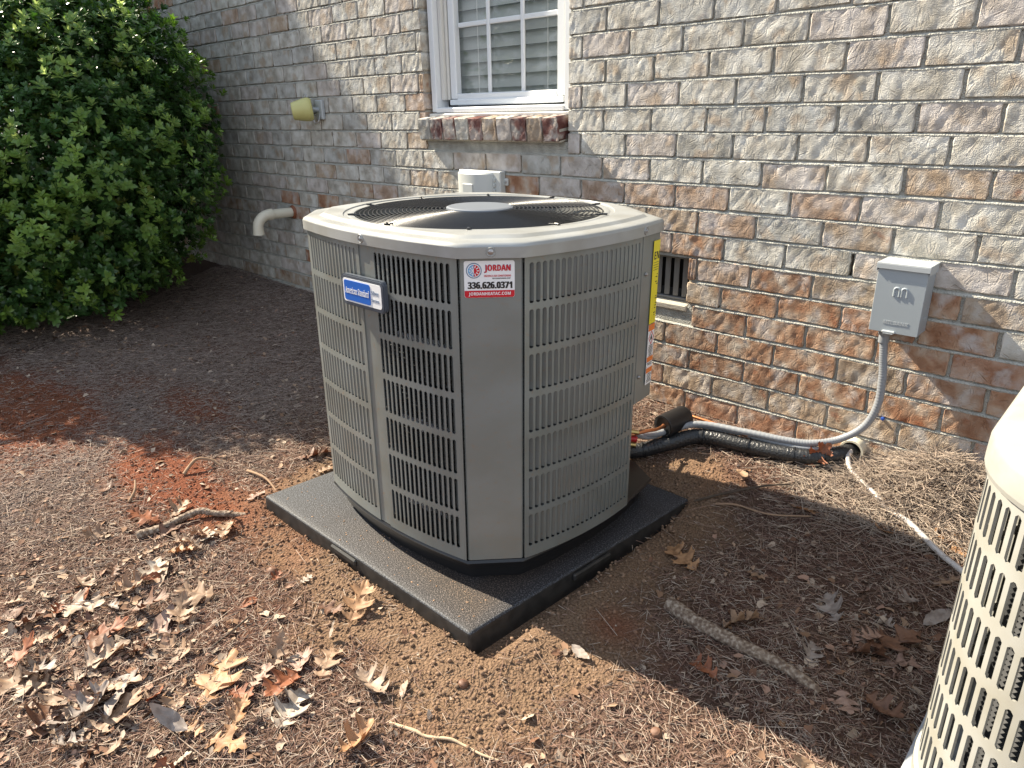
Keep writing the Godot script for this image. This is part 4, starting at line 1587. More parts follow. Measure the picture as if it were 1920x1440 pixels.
func build_pipes() -> void:
	# sleeve through the wall
	var sleeve := thing("wall_sleeve", "cream plastic sleeve in the brick wall where the pipes enter", "pipe sleeve", Vector3(-0.606, 0.040, 0.0))
	var st := new_st()
	lathe(st, [Vector2(0.030, -0.06), Vector2(0.030, 0.032), Vector2(0.036, 0.032), Vector2(0.037, 0.026), Vector2(0.037, -0.06)], Transform3D(Basis(Vector3.RIGHT, PI / 2) , Vector3.ZERO), 24)
	part("collar", st, M.pvc, sleeve)
	st = new_st()
	lathe(st, [Vector2(0.0, 0.008), Vector2(0.030, 0.004)], Transform3D(Basis(Vector3.RIGHT, PI / 2), Vector3.ZERO), 16)
	part("sealant", st, M.leaf_rust, sleeve)
	# insulated line
	var line := thing("insulated_pipe", "thick black foam-wrapped refrigerant pipe lying on the ground from unit to wall", "pipe")
	var path := curve([Vector3(-1.235, 0.02, 0.50), Vector3(-1.235, -0.015, 0.42), Vector3(-1.197, -0.035, 0.342), Vector3(-1.122, -0.013, 0.264), Vector3(-1.050, 0.010, 0.185), Vector3(-0.906, 0.015, 0.158), Vector3(-0.754, 0.021, 0.138), Vector3(-0.665, 0.029, 0.105), Vector3(-0.618, 0.036, 0.045), Vector3(-0.610, 0.038, 0.0)], 26)
	st = new_st()
	tube(st, path, func(t, a): return 0.0255 + 0.0011 * sin(t * 560.0) + 0.0010 * sin(t * 37.0 + a), 18)
	part("foam_sleeve", st, M.foam, line)
	for k in [0.135, 0.255, 0.46, 0.575, 0.68, 0.785]:
		var i := int(k * (path.size() - 1))
		st = new_st()
		tube(st, PackedVector3Array([path[i], path[i].lerp(path[i + 1], 0.9)]), 0.0285, 16)
		part("cable_tie", st, M.black_metal, line)
	# flexible grey conduit
	var whip := thing("flexible_conduit", "grey ribbed conduit curving from the disconnect box down to the grey unit", "conduit")
	path = curve([Vector3(-0.566, 0.42, 0.043), Vector3(-0.559, 0.365, 0.043), Vector3(-0.551, 0.30, 0.043), Vector3(-0.551, 0.2135, 0.045), Vector3(-0.577, 0.1392, 0.053), Vector3(-0.636, 0.086, 0.070), Vector3(-0.705, 0.065, 0.108), Vector3(-0.780, 0.061, 0.130), Vector3(-0.897, 0.059, 0.150), Vector3(-1.060, 0.050, 0.180), Vector3(-1.155, 0.022, 0.285), Vector3(-1.225, 0.040, 0.38), Vector3(-1.25, 0.12, 0.46), Vector3(-1.19, 0.28, 0.50), Vector3(-1.12, 0.33, 0.52)], 26)
	st = new_st()
	tube(st, path, func(t, _a): return 0.0112 + 0.0006 * sin(t * 1500.0), 10)
	part("ribbed_hose", st, M.conduit_grey, whip)
	# control cable and liquid line
	var cable := thing("control_cable", "thin grey cable lying along the top of the black pipe", "cable")
	st = new_st()
	tube(st, curve([Vector3(-1.20, 0.10, 0.45), Vector3(-1.17, 0.012, 0.31), Vector3(-1.09, 0.038, 0.19), Vector3(-0.95, 0.045, 0.150), Vector3(-0.80, 0.046, 0.136), Vector3(-0.70, 0.050, 0.115), Vector3(-0.628, 0.052, 0.055), Vector3(-0.612, 0.050, 0.0)], 8), 0.0075, 8)
	part("sheath", st, M.conduit_grey, cable)
	var dry := thing("filter_drier", "black cylindrical filter with a copper pipe end, resting on the insulated pipe", "filter drier")
	var a := Vector3(-1.139, 0.048, 0.268)
	var b := Vector3(-1.119, 0.056, 0.160)
	var ax := (b - a).normalized()
	var sd := ax.cross(Vector3.UP).normalized()
	var frame := Transform3D(Basis(sd, ax, sd.cross(ax)), a)
	st = new_st()
	var ln := a.distance_to(b)
	lathe(st, [Vector2(0.0, 0.006), Vector2(0.031, 0.004), Vector2(0.035, -0.001), Vector2(0.0390, 0.0), Vector2(0.0400, 0.006), Vector2(0.0400, ln - 0.006), Vector2(0.0375, ln), Vector2(0.025, ln + 0.006), Vector2(0.0, ln + 0.010)], frame, 28)
	part("filter_body", st, M.black_metal, dry)
	st = new_st()
	for k in 6:
		var t0 := -2.35 + k * 0.11
		var f := func(t: float, y: float) -> Vector3: return frame * Vector3(cos(t) * 0.0406, y, sin(t) * 0.0406)
		quad(st, f.call(t0, ln * 0.60), f.call(t0, ln * 0.82), f.call(t0 + 0.11, ln * 0.82), f.call(t0 + 0.11, ln * 0.60))
	part("paper_label", st, M.print_white, dry)
	st = new_st()
	tube(st, curve([a + ax * 0.01, a - ax * 0.03, Vector3(-1.158, 0.050, 0.34), Vector3(-1.20, 0.045, 0.43)], 5), func(t, _q): return 0.0085 if t < 0.12 else 0.0058, 10)
	part("copper_pipe", st, M.copper, dry)
	st = new_st()
	tube(st, curve([b - ax * 0.01, b + ax * 0.02, Vector3(-1.09, 0.056, 0.145), Vector3(-0.985, 0.054, 0.146), Vector3(-0.90, 0.046, 0.146), Vector3(-0.78, 0.040, 0.115), Vector3(-0.66, 0.044, 0.08), Vector3(-0.600, 0.044, 0.0)], 6), 0.0060, 8)
	part("copper_pipe", st, M.copper, dry)
	# valve parts on the unit
	var unit := get_node("air_conditioner")
	var vs := Node3D.new()
	vs.name = "service_valve"
	unit.add_child(vs)
	var inv: Transform3D = unit.transform.affine_inverse()
	for q in [["valve_cap", Vector3(-1.172, 0.026, 0.372), 0.011, M.red_plastic], ["fitting", Vector3(-1.166, 0.052, 0.372), 0.008, M.brass], ["fitting", Vector3(-1.176, 0.004, 0.372), 0.009, M.brass]]:
		st = new_st()
		tube(st, PackedVector3Array([inv * (q[1] + Vector3(-0.06, 0.01, 0.05)), inv * (q[1] + Vector3(-0.014, 0.004, 0.012)), inv * q[1]]), q[2], 6)
		part(q[0], st, q[3], vs)
	# clear tube to the beige unit
	var tb := thing("clear_tube", "pale translucent tube running from the wall sleeve over the straw to the beige unit", "tube")
	st = new_st()
	tube(st, curve([Vector3(-0.606, 0.046, 0.0), Vector3(-0.603, 0.046, 0.055), Vector3(-0.594, 0.030, 0.085), Vector3(-0.561, 0.014, 0.125), Vector3(-0.478, 0.004, 0.191), Vector3(-0.43, -0.017, 0.22), Vector3(-0.375, -0.015, 0.245), Vector3(-0.275, -0.039, 0.311), Vector3(-0.21, -0.052, 0.344), Vector3(-0.10, -0.07, 0.42)], 8), func(t, _q): return 0.0095 if t < 0.12 else 0.0078, 10)
	part("tube_wall", st, M.clear_tube, tb)

	var wedge := obj("fallen_leaf", leaf_mesh(0, 77, 0.8), M.leaf_rust)
	tag(wedge, "rusty brown oak leaf wedged upright between the black pipe's end and the wall sleeve", "leaf", "fallen leaves on the ground")
	var d := Vector3(0.055, 0.075, -0.05)
	var xx := Vector3(0.3, 0.5, 1.0).cross(d).normalized()
	wedge.transform = Transform3D(Basis(xx, d.cross(xx).normalized(), d.normalized()).scaled_local(Vector3.ONE * 0.105), Vector3(-0.700, 0.005, 0.150))

# ------------------------------------------------------------------ plants

func sprig_mesh(leaves: int, s: int) -> ArrayMesh:
	var r := RandomNumberGenerator.new()
	r.seed = s
	var st := new_st()
	st.set_smooth_group(0)
	for k in leaves:
		var a := 2.4 * k + r.randf_range(-0.3, 0.3)
		var h := float(k) / leaves
		var open := lerpf(1.25, 0.30, h) + r.randf_range(-0.25, 0.25)
		var ln := lerpf(1.0, 0.72, h) * r.randf_range(0.85, 1.1)
		var base := Vector3(0, h * 0.55, 0) + Vector3(cos(a), 0, sin(a)) * 0.03
		var d := (Vector3(cos(a), 0, sin(a)) * sin(open) + Vector3.UP * cos(open)).normalized()
		var side := d.cross(Vector3.UP).normalized()
		var nrm := side.cross(d).normalized()
		var w := ln * 0.25
		var p := [base, base + d * ln * 0.30 - nrm * 0.02, base + d * ln * 0.68 - nrm * 0.03, base + d * ln - nrm * 0.10]
		var l := [p[1] + side * w * 0.85 + nrm * 0.05, p[2] + side * w * 0.9 + nrm * 0.05]
		var q := [p[1] - side * w * 0.85 + nrm * 0.05, p[2] - side * w * 0.9 + nrm * 0.05]
		tri(st, p[0], q[0], p[1])
		tri(st, p[0], p[1], l[0])
		quad(st, p[1], q[0], q[1], p[2])
		quad(st, l[0], p[1], p[2], l[1])
		tri(st, p[2], q[1], p[3])
		tri(st, l[1], p[2], p[3])
	return commit(st)

func bush(root: Node3D, blobs: Array, count: int, size: float, s: int, singles: int, shell: float) -> void:
	var r := RandomNumberGenerator.new()
	r.seed = s
	var lump := noise(1.3, 3, s)
	var mesh := sprig_mesh(9, s)
	var places := []
	var total := 0.0
	for b in blobs:
		total += b[1].x * b[1].y
	var tries := 0
	while places.size() < count and tries < count * 6:
		tries += 1
		var pick := r.randf() * total
		var b: Array = blobs[0]
		for q in blobs:
			pick -= q[1].x * q[1].y
			if pick <= 0.0:
				b = q
				break
		var d := Vector3(r.randfn(), r.randfn(), r.randfn()).normalized()
		var k := 1.0 - shell * pow(r.randf(), 1.6)
		k *= 1.0 + 0.20 * lump.get_noise_3d(d.x * 2.2 + b[0].x, d.y * 2.2 + b[0].y, d.z * 2.2)
		var p: Vector3 = b[0] + Vector3(d.x * b[1].x, d.y * b[1].y, d.z * b[1].z) * k
		if p.z < 0.06 or p.y < 0.02:
			continue
		var deep := false
		for q in blobs:
			var e: Vector3 = (p - q[0]) / q[1]
			if e.length() < 0.46:
				deep = true
		if deep:
			continue
		var gap := lump.get_noise_3d(p.x * 4.5, p.y * 4.5, p.z * 4.5)
		if gap < -0.38 and r.randf() < 0.8:
			continue
		var n := Vector3(d.x / b[1].x, d.y / b[1].y, d.z / b[1].z).normalized()
		var up := (n * 0.7 + Vector3.UP * 0.85 + Vector3(r.randfn(), r.randfn(), r.randfn()) * 0.30).normalized()
		var sx := up.cross(Vector3(r.randfn(), r.randfn(), r.randfn())).normalized()
		var basis := Basis(sx, up, sx.cross(up)).scaled_local(Vector3.ONE * size * r.randf_range(0.7, 1.25))
		places.append([Transform3D(basis, p), k])
	places.sort_custom(func(a, b): return a[0].origin.distance_squared_to(cam.position) < b[0].origin.distance_squared_to(cam.position))
	var many := []
	var cols := PackedColorArray()
	var loose := []
	for e in places:
		if loose.size() < singles and e[1] > 0.9 and in_view(e[0].origin, 0.0):
			loose.append(e)
			continue
		many.append(e[0])
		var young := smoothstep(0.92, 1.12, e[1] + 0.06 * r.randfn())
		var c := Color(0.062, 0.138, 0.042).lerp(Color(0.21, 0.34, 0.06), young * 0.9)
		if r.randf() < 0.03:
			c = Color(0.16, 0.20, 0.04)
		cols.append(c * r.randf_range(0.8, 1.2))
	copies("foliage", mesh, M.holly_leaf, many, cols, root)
	var mats := []
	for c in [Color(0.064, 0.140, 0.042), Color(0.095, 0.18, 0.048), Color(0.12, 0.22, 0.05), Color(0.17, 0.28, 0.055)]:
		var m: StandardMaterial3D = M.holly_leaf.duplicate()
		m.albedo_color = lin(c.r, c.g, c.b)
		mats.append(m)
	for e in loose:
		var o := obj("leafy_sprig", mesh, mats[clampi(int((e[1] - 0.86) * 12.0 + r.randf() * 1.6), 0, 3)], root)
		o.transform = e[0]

func build_shrub() -> void:
	var root := thing("shrub", "large dense evergreen shrub with glossy leaves against the wall at the left edge", "shrub")
	var blobs := [[Vector3(-4.72, 0.98, 0.86), Vector3(0.98, 0.94, 0.80)], [Vector3(-5.3, 1.00, 1.15), Vector3(1.2, 1.0, 1.0)], [Vector3(-4.82, 0.50, 1.12), Vector3(0.92, 0.60, 0.82)], [Vector3(-5.0, 0.45, 1.45), Vector3(0.9, 0.55, 0.75)], [Vector3(-5.0, 1.25, 0.80), Vector3(0.85, 0.72, 0.70)]]
	bush(root, blobs, 24000, 0.039, 5, 260, 0.42)
	var r := RandomNumberGenerator.new()
	r.seed = 3
	for k in 22:
		var st := new_st()
		var b: Array = blobs[k % 5]
		var d := Vector3(r.randfn(), absf(r.randfn()) * 0.8, r.randfn()).normalized()
		var tip: Vector3 = b[0] + Vector3(d.x * b[1].x, d.y * b[1].y, d.z * b[1].z) * 0.9
		var foot := Vector3(-4.75 + r.randf_range(-0.15, 0.15), 0.0, 0.95 + r.randf_range(-0.15, 0.15))
		if tip.z < 0.1:
			tip.z = 0.1
		tube(st, curve([foot, foot.lerp(tip, 0.4) + Vector3(0, 0.1, 0), tip], 5), func(t, _a): return lerpf(0.016, 0.003, t), 6)
		part("stem", st, M.stem, root)
	# taller evergreen beyond the left edge, which keeps the sun off the lower left of the wall
	var tree := thing("evergreen_tree", "tall evergreen behind the shrub, out of the picture, seen by its shade on the wall", "tree")
	bush(tree, [[Vector3(-8.2, 2.6, 0.55), Vector3(1.3, 1.5, 0.50)], [Vector3(-8.5, 4.1, 0.52), Vector3(1.0, 1.40, 0.48)]], 3800, 0.16, 9, 0, 0.75)
	var st := new_st()
	tube(st, PackedVector3Array([Vector3(-8.3, -0.1, 0.75), Vector3(-8.3, 2.2, 0.75), Vector3(-8.4, 4.6, 0.72)]), func(t, _a): return lerpf(0.11, 0.03, t), 10)
	part("trunk", st, M.bark, tree)
	var other := thing("shrub", "leafy shrub out of the picture on the left, mirrored in the window glass", "shrub")
	bush(other, [[Vector3(-5.3, 1.3, 3.9), Vector3(0.8, 1.2, 0.7)]], 1600, 0.07, 12, 0, 0.6)
	st = new_st()
	tube(st, PackedVector3Array([Vector3(-5.3, -0.2, 3.9), Vector3(-5.3, 1.4, 3.9)]), 0.03, 8)
	part("stem", st, M.stem, other)

# ------------------------------------------------------------------ ground things

func on_ground(x: float, z: float, lift := 0.0) -> Vector3:
	return Vector3(x, ground_y(x, z) + lift, z)

func branch(called: String, label: String, category: String, pts: Array, r0: float, r1: float, m: Material, lift := 0.6, wobble := 0.12, group := "") -> Node3D:
	var o := thing(called, label, category, Vector3.ZERO, group)
	var p := []
	for q in pts:
		var y: float = q[2] if q.size() > 2 else 0.0
		p.append(Vector3(q[0], ground_base(q[0], q[1]) + r0 * lift + y, q[1]))
	var n := noise(1.0, 3, int(absf(pts[0][0]) * 1000.0))
	var st := new_st()
	tube(st, curve(p, 8), func(t, a): return lerpf(r0, r1, t) * (1.0 + wobble * (n.get_noise_3d(t * 9.0, cos(a) * 0.7, sin(a) * 0.7) + 0.6 * n.get_noise_3d(t * 31.0, cos(a) * 1.6, sin(a) * 1.6 + 9.0))), 9)
	part("wood", st, m, o)
	return o

func build_branches() -> void:
	branch("fallen_branch", "thick bark-peeled stick half buried in the unit's shadow, right of the pad", "branch", [[-0.735, 0.866], [-0.66, 0.882], [-0.558, 0.885], [-0.454, 0.884], [-0.385, 0.893], [-0.345, 0.900, -0.008]], 0.0205, 0.0100, M.bark, 0.42, 0.16)
	var b := branch("fallen_branch", "knobbly grey branch reaching to the left corner of the black pad", "branch", [[-2.075, 1.66], [-2.065, 1.585], [-2.063, 1.514, 0.004], [-2.045, 1.475, 0.012], [-2.016, 1.45, 0.006], [-1.97, 1.405], [-1.905, 1.345, -0.003]], 0.0135, 0.0085, M.bark, 0.8, 0.35)
	var st := new_st()
	tube(st, curve([on_ground(-1.99, 1.42, 0.01), on_ground(-1.955, 1.415, 0.03), on_ground(-1.935, 1.425, 0.045)], 4), 0.0035, 6)
	part("side_twig", st, M.bark, b)
	branch("twig", "bent bare twig behind the pad's left corner", "twig", [[-2.21, 1.235], [-2.14, 1.232, 0.012], [-2.078, 1.230, 0.014], [-2.004, 1.240, 0.004]], 0.0052, 0.003, M.twig, 1.0, 0.15)
	branch("root", "pale thin root lying on the bare soil at the bottom of the picture", "root", [[-0.965, 1.572], [-0.91, 1.552, 0.003], [-0.882, 1.543], [-0.84, 1.518, 0.004], [-0.81, 1.507], [-0.765, 1.500, 0.003], [-0.734, 1.486]], 0.0042, 0.0022, M.root_skin, 0.9, 0.2)
	branch("twig", "dark straight twig among the leaves left of the pad", "twig", [[-1.46, 1.735], [-1.47, 1.68, 0.004], [-1.485, 1.61, 0.010]], 0.0034, 0.002, M.stem, 1.2, 0.1)
	branch("twig", "short pale bent stick standing in the straw below the red clay patch", "twig", [[-2.30, 1.60], [-2.32, 1.57, 0.02], [-2.36, 1.55, 0.035]], 0.005, 0.0035, M.twig, 1.0, 0.15)
	branch("twig", "forked brown root on the red clay patch", "twig", [[-2.345, 1.40], [-2.36, 1.345, 0.03], [-2.34, 1.30, 0.018], [-2.31, 1.285, 0.0]], 0.0065, 0.004, M.twig, 1.0, 0.2)
	branch("twig", "grey straw-thin twig beside the black pad's right corner", "twig", [[-0.86, 0.40], [-0.80, 0.385, 0.008], [-0.70, 0.38, 0.012], [-0.60, 0.33, 0.006]], 0.0035, 0.002, M.twig, 1.2, 0.1)
	branch("twig", "thin dark stick crossing the straw in front of the black pipe", "twig", [[-0.92, 0.42], [-0.85, 0.36, 0.01], [-0.76, 0.29, 0.015], [-0.70, 0.245, 0.01]], 0.004, 0.003, M.stem, 1.3, 0.15)
	# a few stones
	var spots := [[-0.545, 1.225, 0.013, "round brown pebble at the edge of the unit's shadow"], [-0.925, 1.40, 0.012, "small clod of red earth in front of the pad's near corner"], [-1.24, 1.755, 0.016, "tan lump of earth between leaf pile and pad"], [-1.62, 1.47, 0.017, "reddish stone on the dug soil left of the pad"], [-0.60, 1.45, 0.010, "small brown stone near the bottom edge"]]
	for q in spots:
		st = new_st()
		var n := noise(1.0, 2, int(q[2] * 10000.0))
		var prof := []
		for k in 9:
			var a := PI * k / 8.0
			prof.append(Vector2(sin(a) * q[2] * (1.0 + 0.2 * n.get_noise_1d(k * 2.0)), cos(a) * q[2] * 0.75))
		lathe(st, prof, Transform3D(Basis(Vector3.UP, q[0] * 9.0) * Basis(Vector3.BACK, 0.3), on_ground(q[0], q[1], q[2] * 0.35)), 10)
		tag(part("stone", st, M["leaf_brown"]), q[3], "stone")

func leaf_mesh(kind: int, s: int, curl: float) -> ArrayMesh:
	# length 1 along +z from base at the origin, up is +y
	var r := RandomNumberGenerator.new()
	r.seed = s
	var st := new_st()
	st.set_smooth_group(0)
	var half := [Vector2(0.012, 0.0), Vector2(0.02, 0.07), Vector2(0.10, 0.115), Vector2(0.20, 0.15), Vector2(0.25, 0.21), Vector2(0.14, 0.215), Vector2(0.075, 0.25), Vector2(0.07, 0.30), Vector2(0.16, 0.365), Vector2(0.30, 0.40), Vector2(0.36, 0.455), Vector2(0.31, 0.465), Vector2(0.37, 0.545), Vector2(0.22, 0.52), Vector2(0.11, 0.545), Vector2(0.095, 0.60), Vector2(0.15, 0.68), Vector2(0.28, 0.74), Vector2(0.31, 0.81), Vector2(0.23, 0.795), Vector2(0.22, 0.86), Vector2(0.13, 0.83), Vector2(0.085, 0.86), Vector2(0.09, 0.93), Vector2(0.02, 1.0)]
	if kind == 1:
		half = []
		for i in 13:
			var t := i / 12.0
			half.append(Vector2(0.012 + 0.17 * pow(sin(PI * pow(t, 0.9)), 0.8), t))
	var bend := r.randf_range(-0.5, 0.7) * (0.4 + curl)
	var rolls := [curl * r.randf_range(0.6, 2.2), curl * r.randf_range(0.3, 2.0) * (1.0 if r.randf() < 0.75 else -0.7)]
	var fat := r.randf_range(0.8, 1.12)
	var crinkle := noise(1.0, 3, s)
	var wave := r.randf() * TAU
	for side in 2:
		var sg := -1.0 if side == 0 else 1.0
		var rows := []
		var lean := r.randf_range(-0.035, 0.035)
		for p in half:
			var w: float = p.x * fat * (1.0 + 0.22 * crinkle.get_noise_2d(p.y * 5.0, sg * 7.0))
			var zt: float = p.y + lean * sin(PI * p.y)
			var zm := clampf(zt - 0.55 * w, 0.0, 1.0)
			var row := []
			for k in 4:
				var f := k / 3.0
				var reach := w * f
				var ang: float = rolls[side] * reach * 2.2
				var z := lerpf(zm, zt, f)
				var x := sg * reach * (1.0 - 0.12 * ang * ang)
				var y := reach * sin(clampf(ang, -1.4, 1.4)) + 0.05 * crinkle.get_noise_2d(x * 8.0, z * 8.0) * (0.3 + f)
				y += bend * (z - 0.5) * (z - 0.5) * 0.9 + 0.02 * sin(z * 9.0 + wave) * f
				row.append(Vector3(x, y, z))
			rows.append(row)
		for i in rows.size() - 1:
			for k in 3:
				if side == 1:
					quad(st, rows[i][k], rows[i + 1][k], rows[i + 1][k + 1], rows[i][k + 1])
				else:
					quad(st, rows[i][k + 1], rows[i + 1][k + 1], rows[i + 1][k], rows[i][k])
	if kind == 0:
		tube(st, PackedVector3Array([Vector3(0, 0.01, -0.16), Vector3(0, bend * 0.25, -0.04), Vector3(0, bend * 0.2 - 0.004, 0.06)]), 0.008, 4)
	return commit(st)

func build_fallen_leaves() -> void:
	var table := [
		["small pale oak leaf curled like a hook at the left edge of the litter", Vector2(-2.022, 2.017), Vector2(-2.000, 1.974), 0, "tan", 0.50],
		["large pale pinkish oak leaf lying flat with ragged right lobes", Vector2(-1.906, 1.942), Vector2(-1.829, 1.830), 0, "pale", 0.30],
		["rolled oak leaf with a dark red-brown hollow, near the left edge", Vector2(-1.904, 2.030), Vector2(-1.892, 1.948), 0, "brown", 0.90],
		["small tan lobed leaf below the rolled red-brown one", Vector2(-1.815, 2.008), Vector2(-1.794, 1.953), 0, "tan", 0.30],
		["small silvery oval leaf lying alone among needles", Vector2(-1.665, 2.022), Vector2(-1.676, 1.985), 1, "pale", 0.30],
		["long pale oak leaf rolled lengthwise with a brown lobe sticking out", Vector2(-1.597, 1.985), Vector2(-1.634, 1.841), 0, "pale", 0.80],
		["light tan oak leaf with a drooping middle lobe at the left edge", Vector2(-1.610, 2.019), Vector2(-1.714, 2.092), 0, "tan", 0.40],
		["pinkish oak leaf with a faded base near the lower left corner", Vector2(-1.501, 2.103), Vector2(-1.521, 2.020), 0, "pink", 0.30],
		["long folded tan oak leaf with a shaded fold, right of the pinkish one", Vector2(-1.393, 2.003), Vector2(-1.449, 1.885), 0, "tan", 0.70],
		["thin edge-on pale leaf above the long folded leaf", Vector2(-1.557, 1.990), Vector2(-1.476, 1.872), 0, "pale", 0.50],
		["small oak leaf with an eyelet hole above the long rolled leaf", Vector2(-1.666, 1.853), Vector2(-1.671, 1.785), 0, "tan", 0.50],
		["small cigar-shaped rolled tan leaf", Vector2(-1.967, 1.870), Vector2(-1.920, 1.822), 1, "tan", 0.90],
		["curled trough-shaped leaf with a raised brown rim", Vector2(-1.796, 1.724), Vector2(-1.898, 1.643), 1, "tan", 0.90],
		["whitish broken leaf tucked in beside the trough-shaped leaf", Vector2(-1.833, 1.733), Vector2(-1.898, 1.661), 0, "white", 0.40],
		["large golden oak leaf with a broad pointed base", Vector2(-1.300, 1.823), Vector2(-1.411, 1.685), 0, "gold", 0.35],
		["small yellow lobed leaf below the large golden one", Vector2(-1.285, 1.873), Vector2(-1.232, 1.840), 0, "gold", 0.30],
		["orange-gold spiky leaf at the bottom of the leaf pile", Vector2(-1.210, 1.845), Vector2(-1.128, 1.802), 0, "gold", 0.50],
		["whitish folded leaf cut by the bottom edge", Vector2(-1.205, 1.921), Vector2(-1.202, 1.881), 0, "white", 0.60],
		["dull gold leaf standing on edge in the leaf pile", Vector2(-1.185, 1.814), Vector2(-1.220, 1.747), 0, "gold", 0.50],
		["wide dusty pink leaf in the middle of the leaf pile", Vector2(-1.263, 1.722), Vector2(-1.303, 1.648), 0, "pink", 0.35],
		["narrow upright forked tan leaf above the leaf pile", Vector2(-1.288, 1.653), Vector2(-1.332, 1.598), 0, "tan", 0.60],
		["crumpled pinkish leaf at the right of the leaf pile", Vector2(-1.229, 1.639), Vector2(-1.277, 1.567), 0, "pink", 0.50],
		["light brown oak leaf with sharp points right of the pile", Vector2(-1.174, 1.605), Vector2(-1.243, 1.520), 0, "tan", 0.30],
		["bleached white oak leaf with long curved lobes", Vector2(-1.123, 1.739), Vector2(-1.177, 1.641), 0, "white", 0.40],
		["reddish tan leaf under the large golden one", Vector2(-1.296, 1.757), Vector2(-1.236, 1.729), 0, "rust", 0.40],
		["single pale three-pointed leaf on the bare soil", Vector2(-1.023, 1.540), Vector2(-1.126, 1.537), 0, "pale", 0.60],
		["broad golden leaf cupped upward near the bottom edge", Vector2(-0.967, 1.689), Vector2(-0.978, 1.598), 0, "gold", 0.80],
		["dull brown crumpled leaf beside the black pad", Vector2(-1.392, 1.474), Vector2(-1.324, 1.441), 0, "brown", 0.50],
		["upright golden leaf beside the black pad", Vector2(-1.278, 1.454), Vector2(-1.336, 1.355), 0, "gold", 0.50],
		["thin pale leaf scrap on bare soil", Vector2(-1.001, 1.514), Vector2(-1.029, 1.475), 1, "pale", 0.50],
		["white ragged leaf chip near the pad edge", Vector2(-1.513, 1.449), Vector2(-1.514, 1.411), 0, "white", 0.30],
		["tiny white chip below the upright golden leaf", Vector2(-1.270, 1.517), Vector2(-1.277, 1.494), 1, "white", 0.40],
		["small tan leaf below the fallen grey branch", Vector2(-1.977, 1.683), Vector2(-1.977, 1.628), 0, "tan", 0.50],
		["arched tan leaf under the middle of the fallen grey branch", Vector2(-1.924, 1.632), Vector2(-1.880, 1.567), 0, "gold", 0.70],
		["chalky white leaf below the right half of the grey branch", Vector2(-1.905, 1.551), Vector2(-1.930, 1.479), 0, "white", 0.30],
		["brown leaf half tucked under the fallen grey branch", Vector2(-2.032, 1.633), Vector2(-2.040, 1.542), 0, "brown", 0.60],
		["flat pinkish tan leaf touching the left corner of the black pad", Vector2(-2.004, 1.342), Vector2(-2.026, 1.270), 0, "pink", 0.20],
		["small rusty folded leaf on the soil left of the pad", Vector2(-1.568, 1.500), Vector2(-1.588, 1.462), 0, "rust", 0.70],
		["big brown leaf arched beside the left foot of the grey unit", Vector2(-2.153, 1.067), Vector2(-2.112, 0.950), 0, "brown", 0.70],
		["yellowish leaf at the pad's far left edge", Vector2(-1.998, 1.086), Vector2(-1.991, 1.026), 0, "tan", 0.30],
		["spiky orange oak leaf in the unit's shadow, right of the pad", Vector2(-0.751, 0.696), Vector2(-0.872, 0.656), 0, "gold", 0.25],
		["golden leaf in sunlit straw below the pipes", Vector2(-0.676, 0.307), Vector2(-0.591, 0.313), 0, "gold", 0.40],
		["narrow curled orange leaf on the straw", Vector2(-0.443, 0.287), Vector2(-0.384, 0.304), 1, "gold", 0.70],
		["large orange oak leaf against the beige unit", Vector2(-0.307, 0.220), Vector2(-0.217, 0.290), 0, "gold", 0.40],
		["tan leaf below the clear tube's end by the beige unit", Vector2(-0.259, 0.404), Vector2(-0.211, 0.352), 0, "tan", 0.40],
		["long grey oval leaf at the shadow edge by the beige unit", Vector2(-0.240, 0.537), Vector2(-0.201, 0.458), 1, "grey", 0.40],
		["large brown oak leaf lying open in the shadow", Vector2(-0.314, 0.710), Vector2(-0.237, 0.574), 0, "brown", 0.25],
		["pinkish brown leaf under the large brown one in the shadow", Vector2(-0.274, 0.713), Vector2(-0.204, 0.671), 0, "pink", 0.30],
		["dusty pink lobed leaf alone in the shadow near the beige unit", Vector2(-0.312, 0.874), Vector2(-0.267, 0.930), 0, "pink", 0.40],
		["small crumpled leaf in the middle of the shadow", Vector2(-0.653, 0.614), Vector2(-0.599, 0.614), 0, "tan", 0.40],
		["tan leaf standing upright in front of the black pipe", Vector2(-0.871, 0.247), Vector2(-0.805, 0.320), 1, "tan", 0.80],
		["greyish oval leaf at the shadow's lower edge", Vector2(-0.822, 1.148), Vector2(-0.760, 1.162), 1, "grey", 0.30],
	]
	var k := 0
	for e in table:
		k += 1
		var a: Vector2 = e[1]
		var b: Vector2 = e[2]
		var o := obj("fallen_leaf", leaf_mesh(e[3], 40 + k * 13, e[5]), M["leaf_" + e[4]])
		tag(o, e[0], "leaf", "fallen leaves on the ground")
		var pa := on_ground(a.x, a.y, 0.005 + 0.003 * (k % 3))
		var pb := on_ground(b.x, b.y, 0.006 + 0.012 * e[5])
		if o.get_meta("label").contains("upright") or o.get_meta("label").contains("on edge"):
			pb.y += 0.035
		var d := pb - pa
		var up := Vector3.UP + Vector3(sin(k * 3.7), 0, cos(k * 2.3)) * 0.22
		var x := up.cross(d).normalized()
		o.transform = Transform3D(Basis(x, d.cross(x).normalized(), d.normalized()).scaled_local(Vector3.ONE * d.length()), pa)

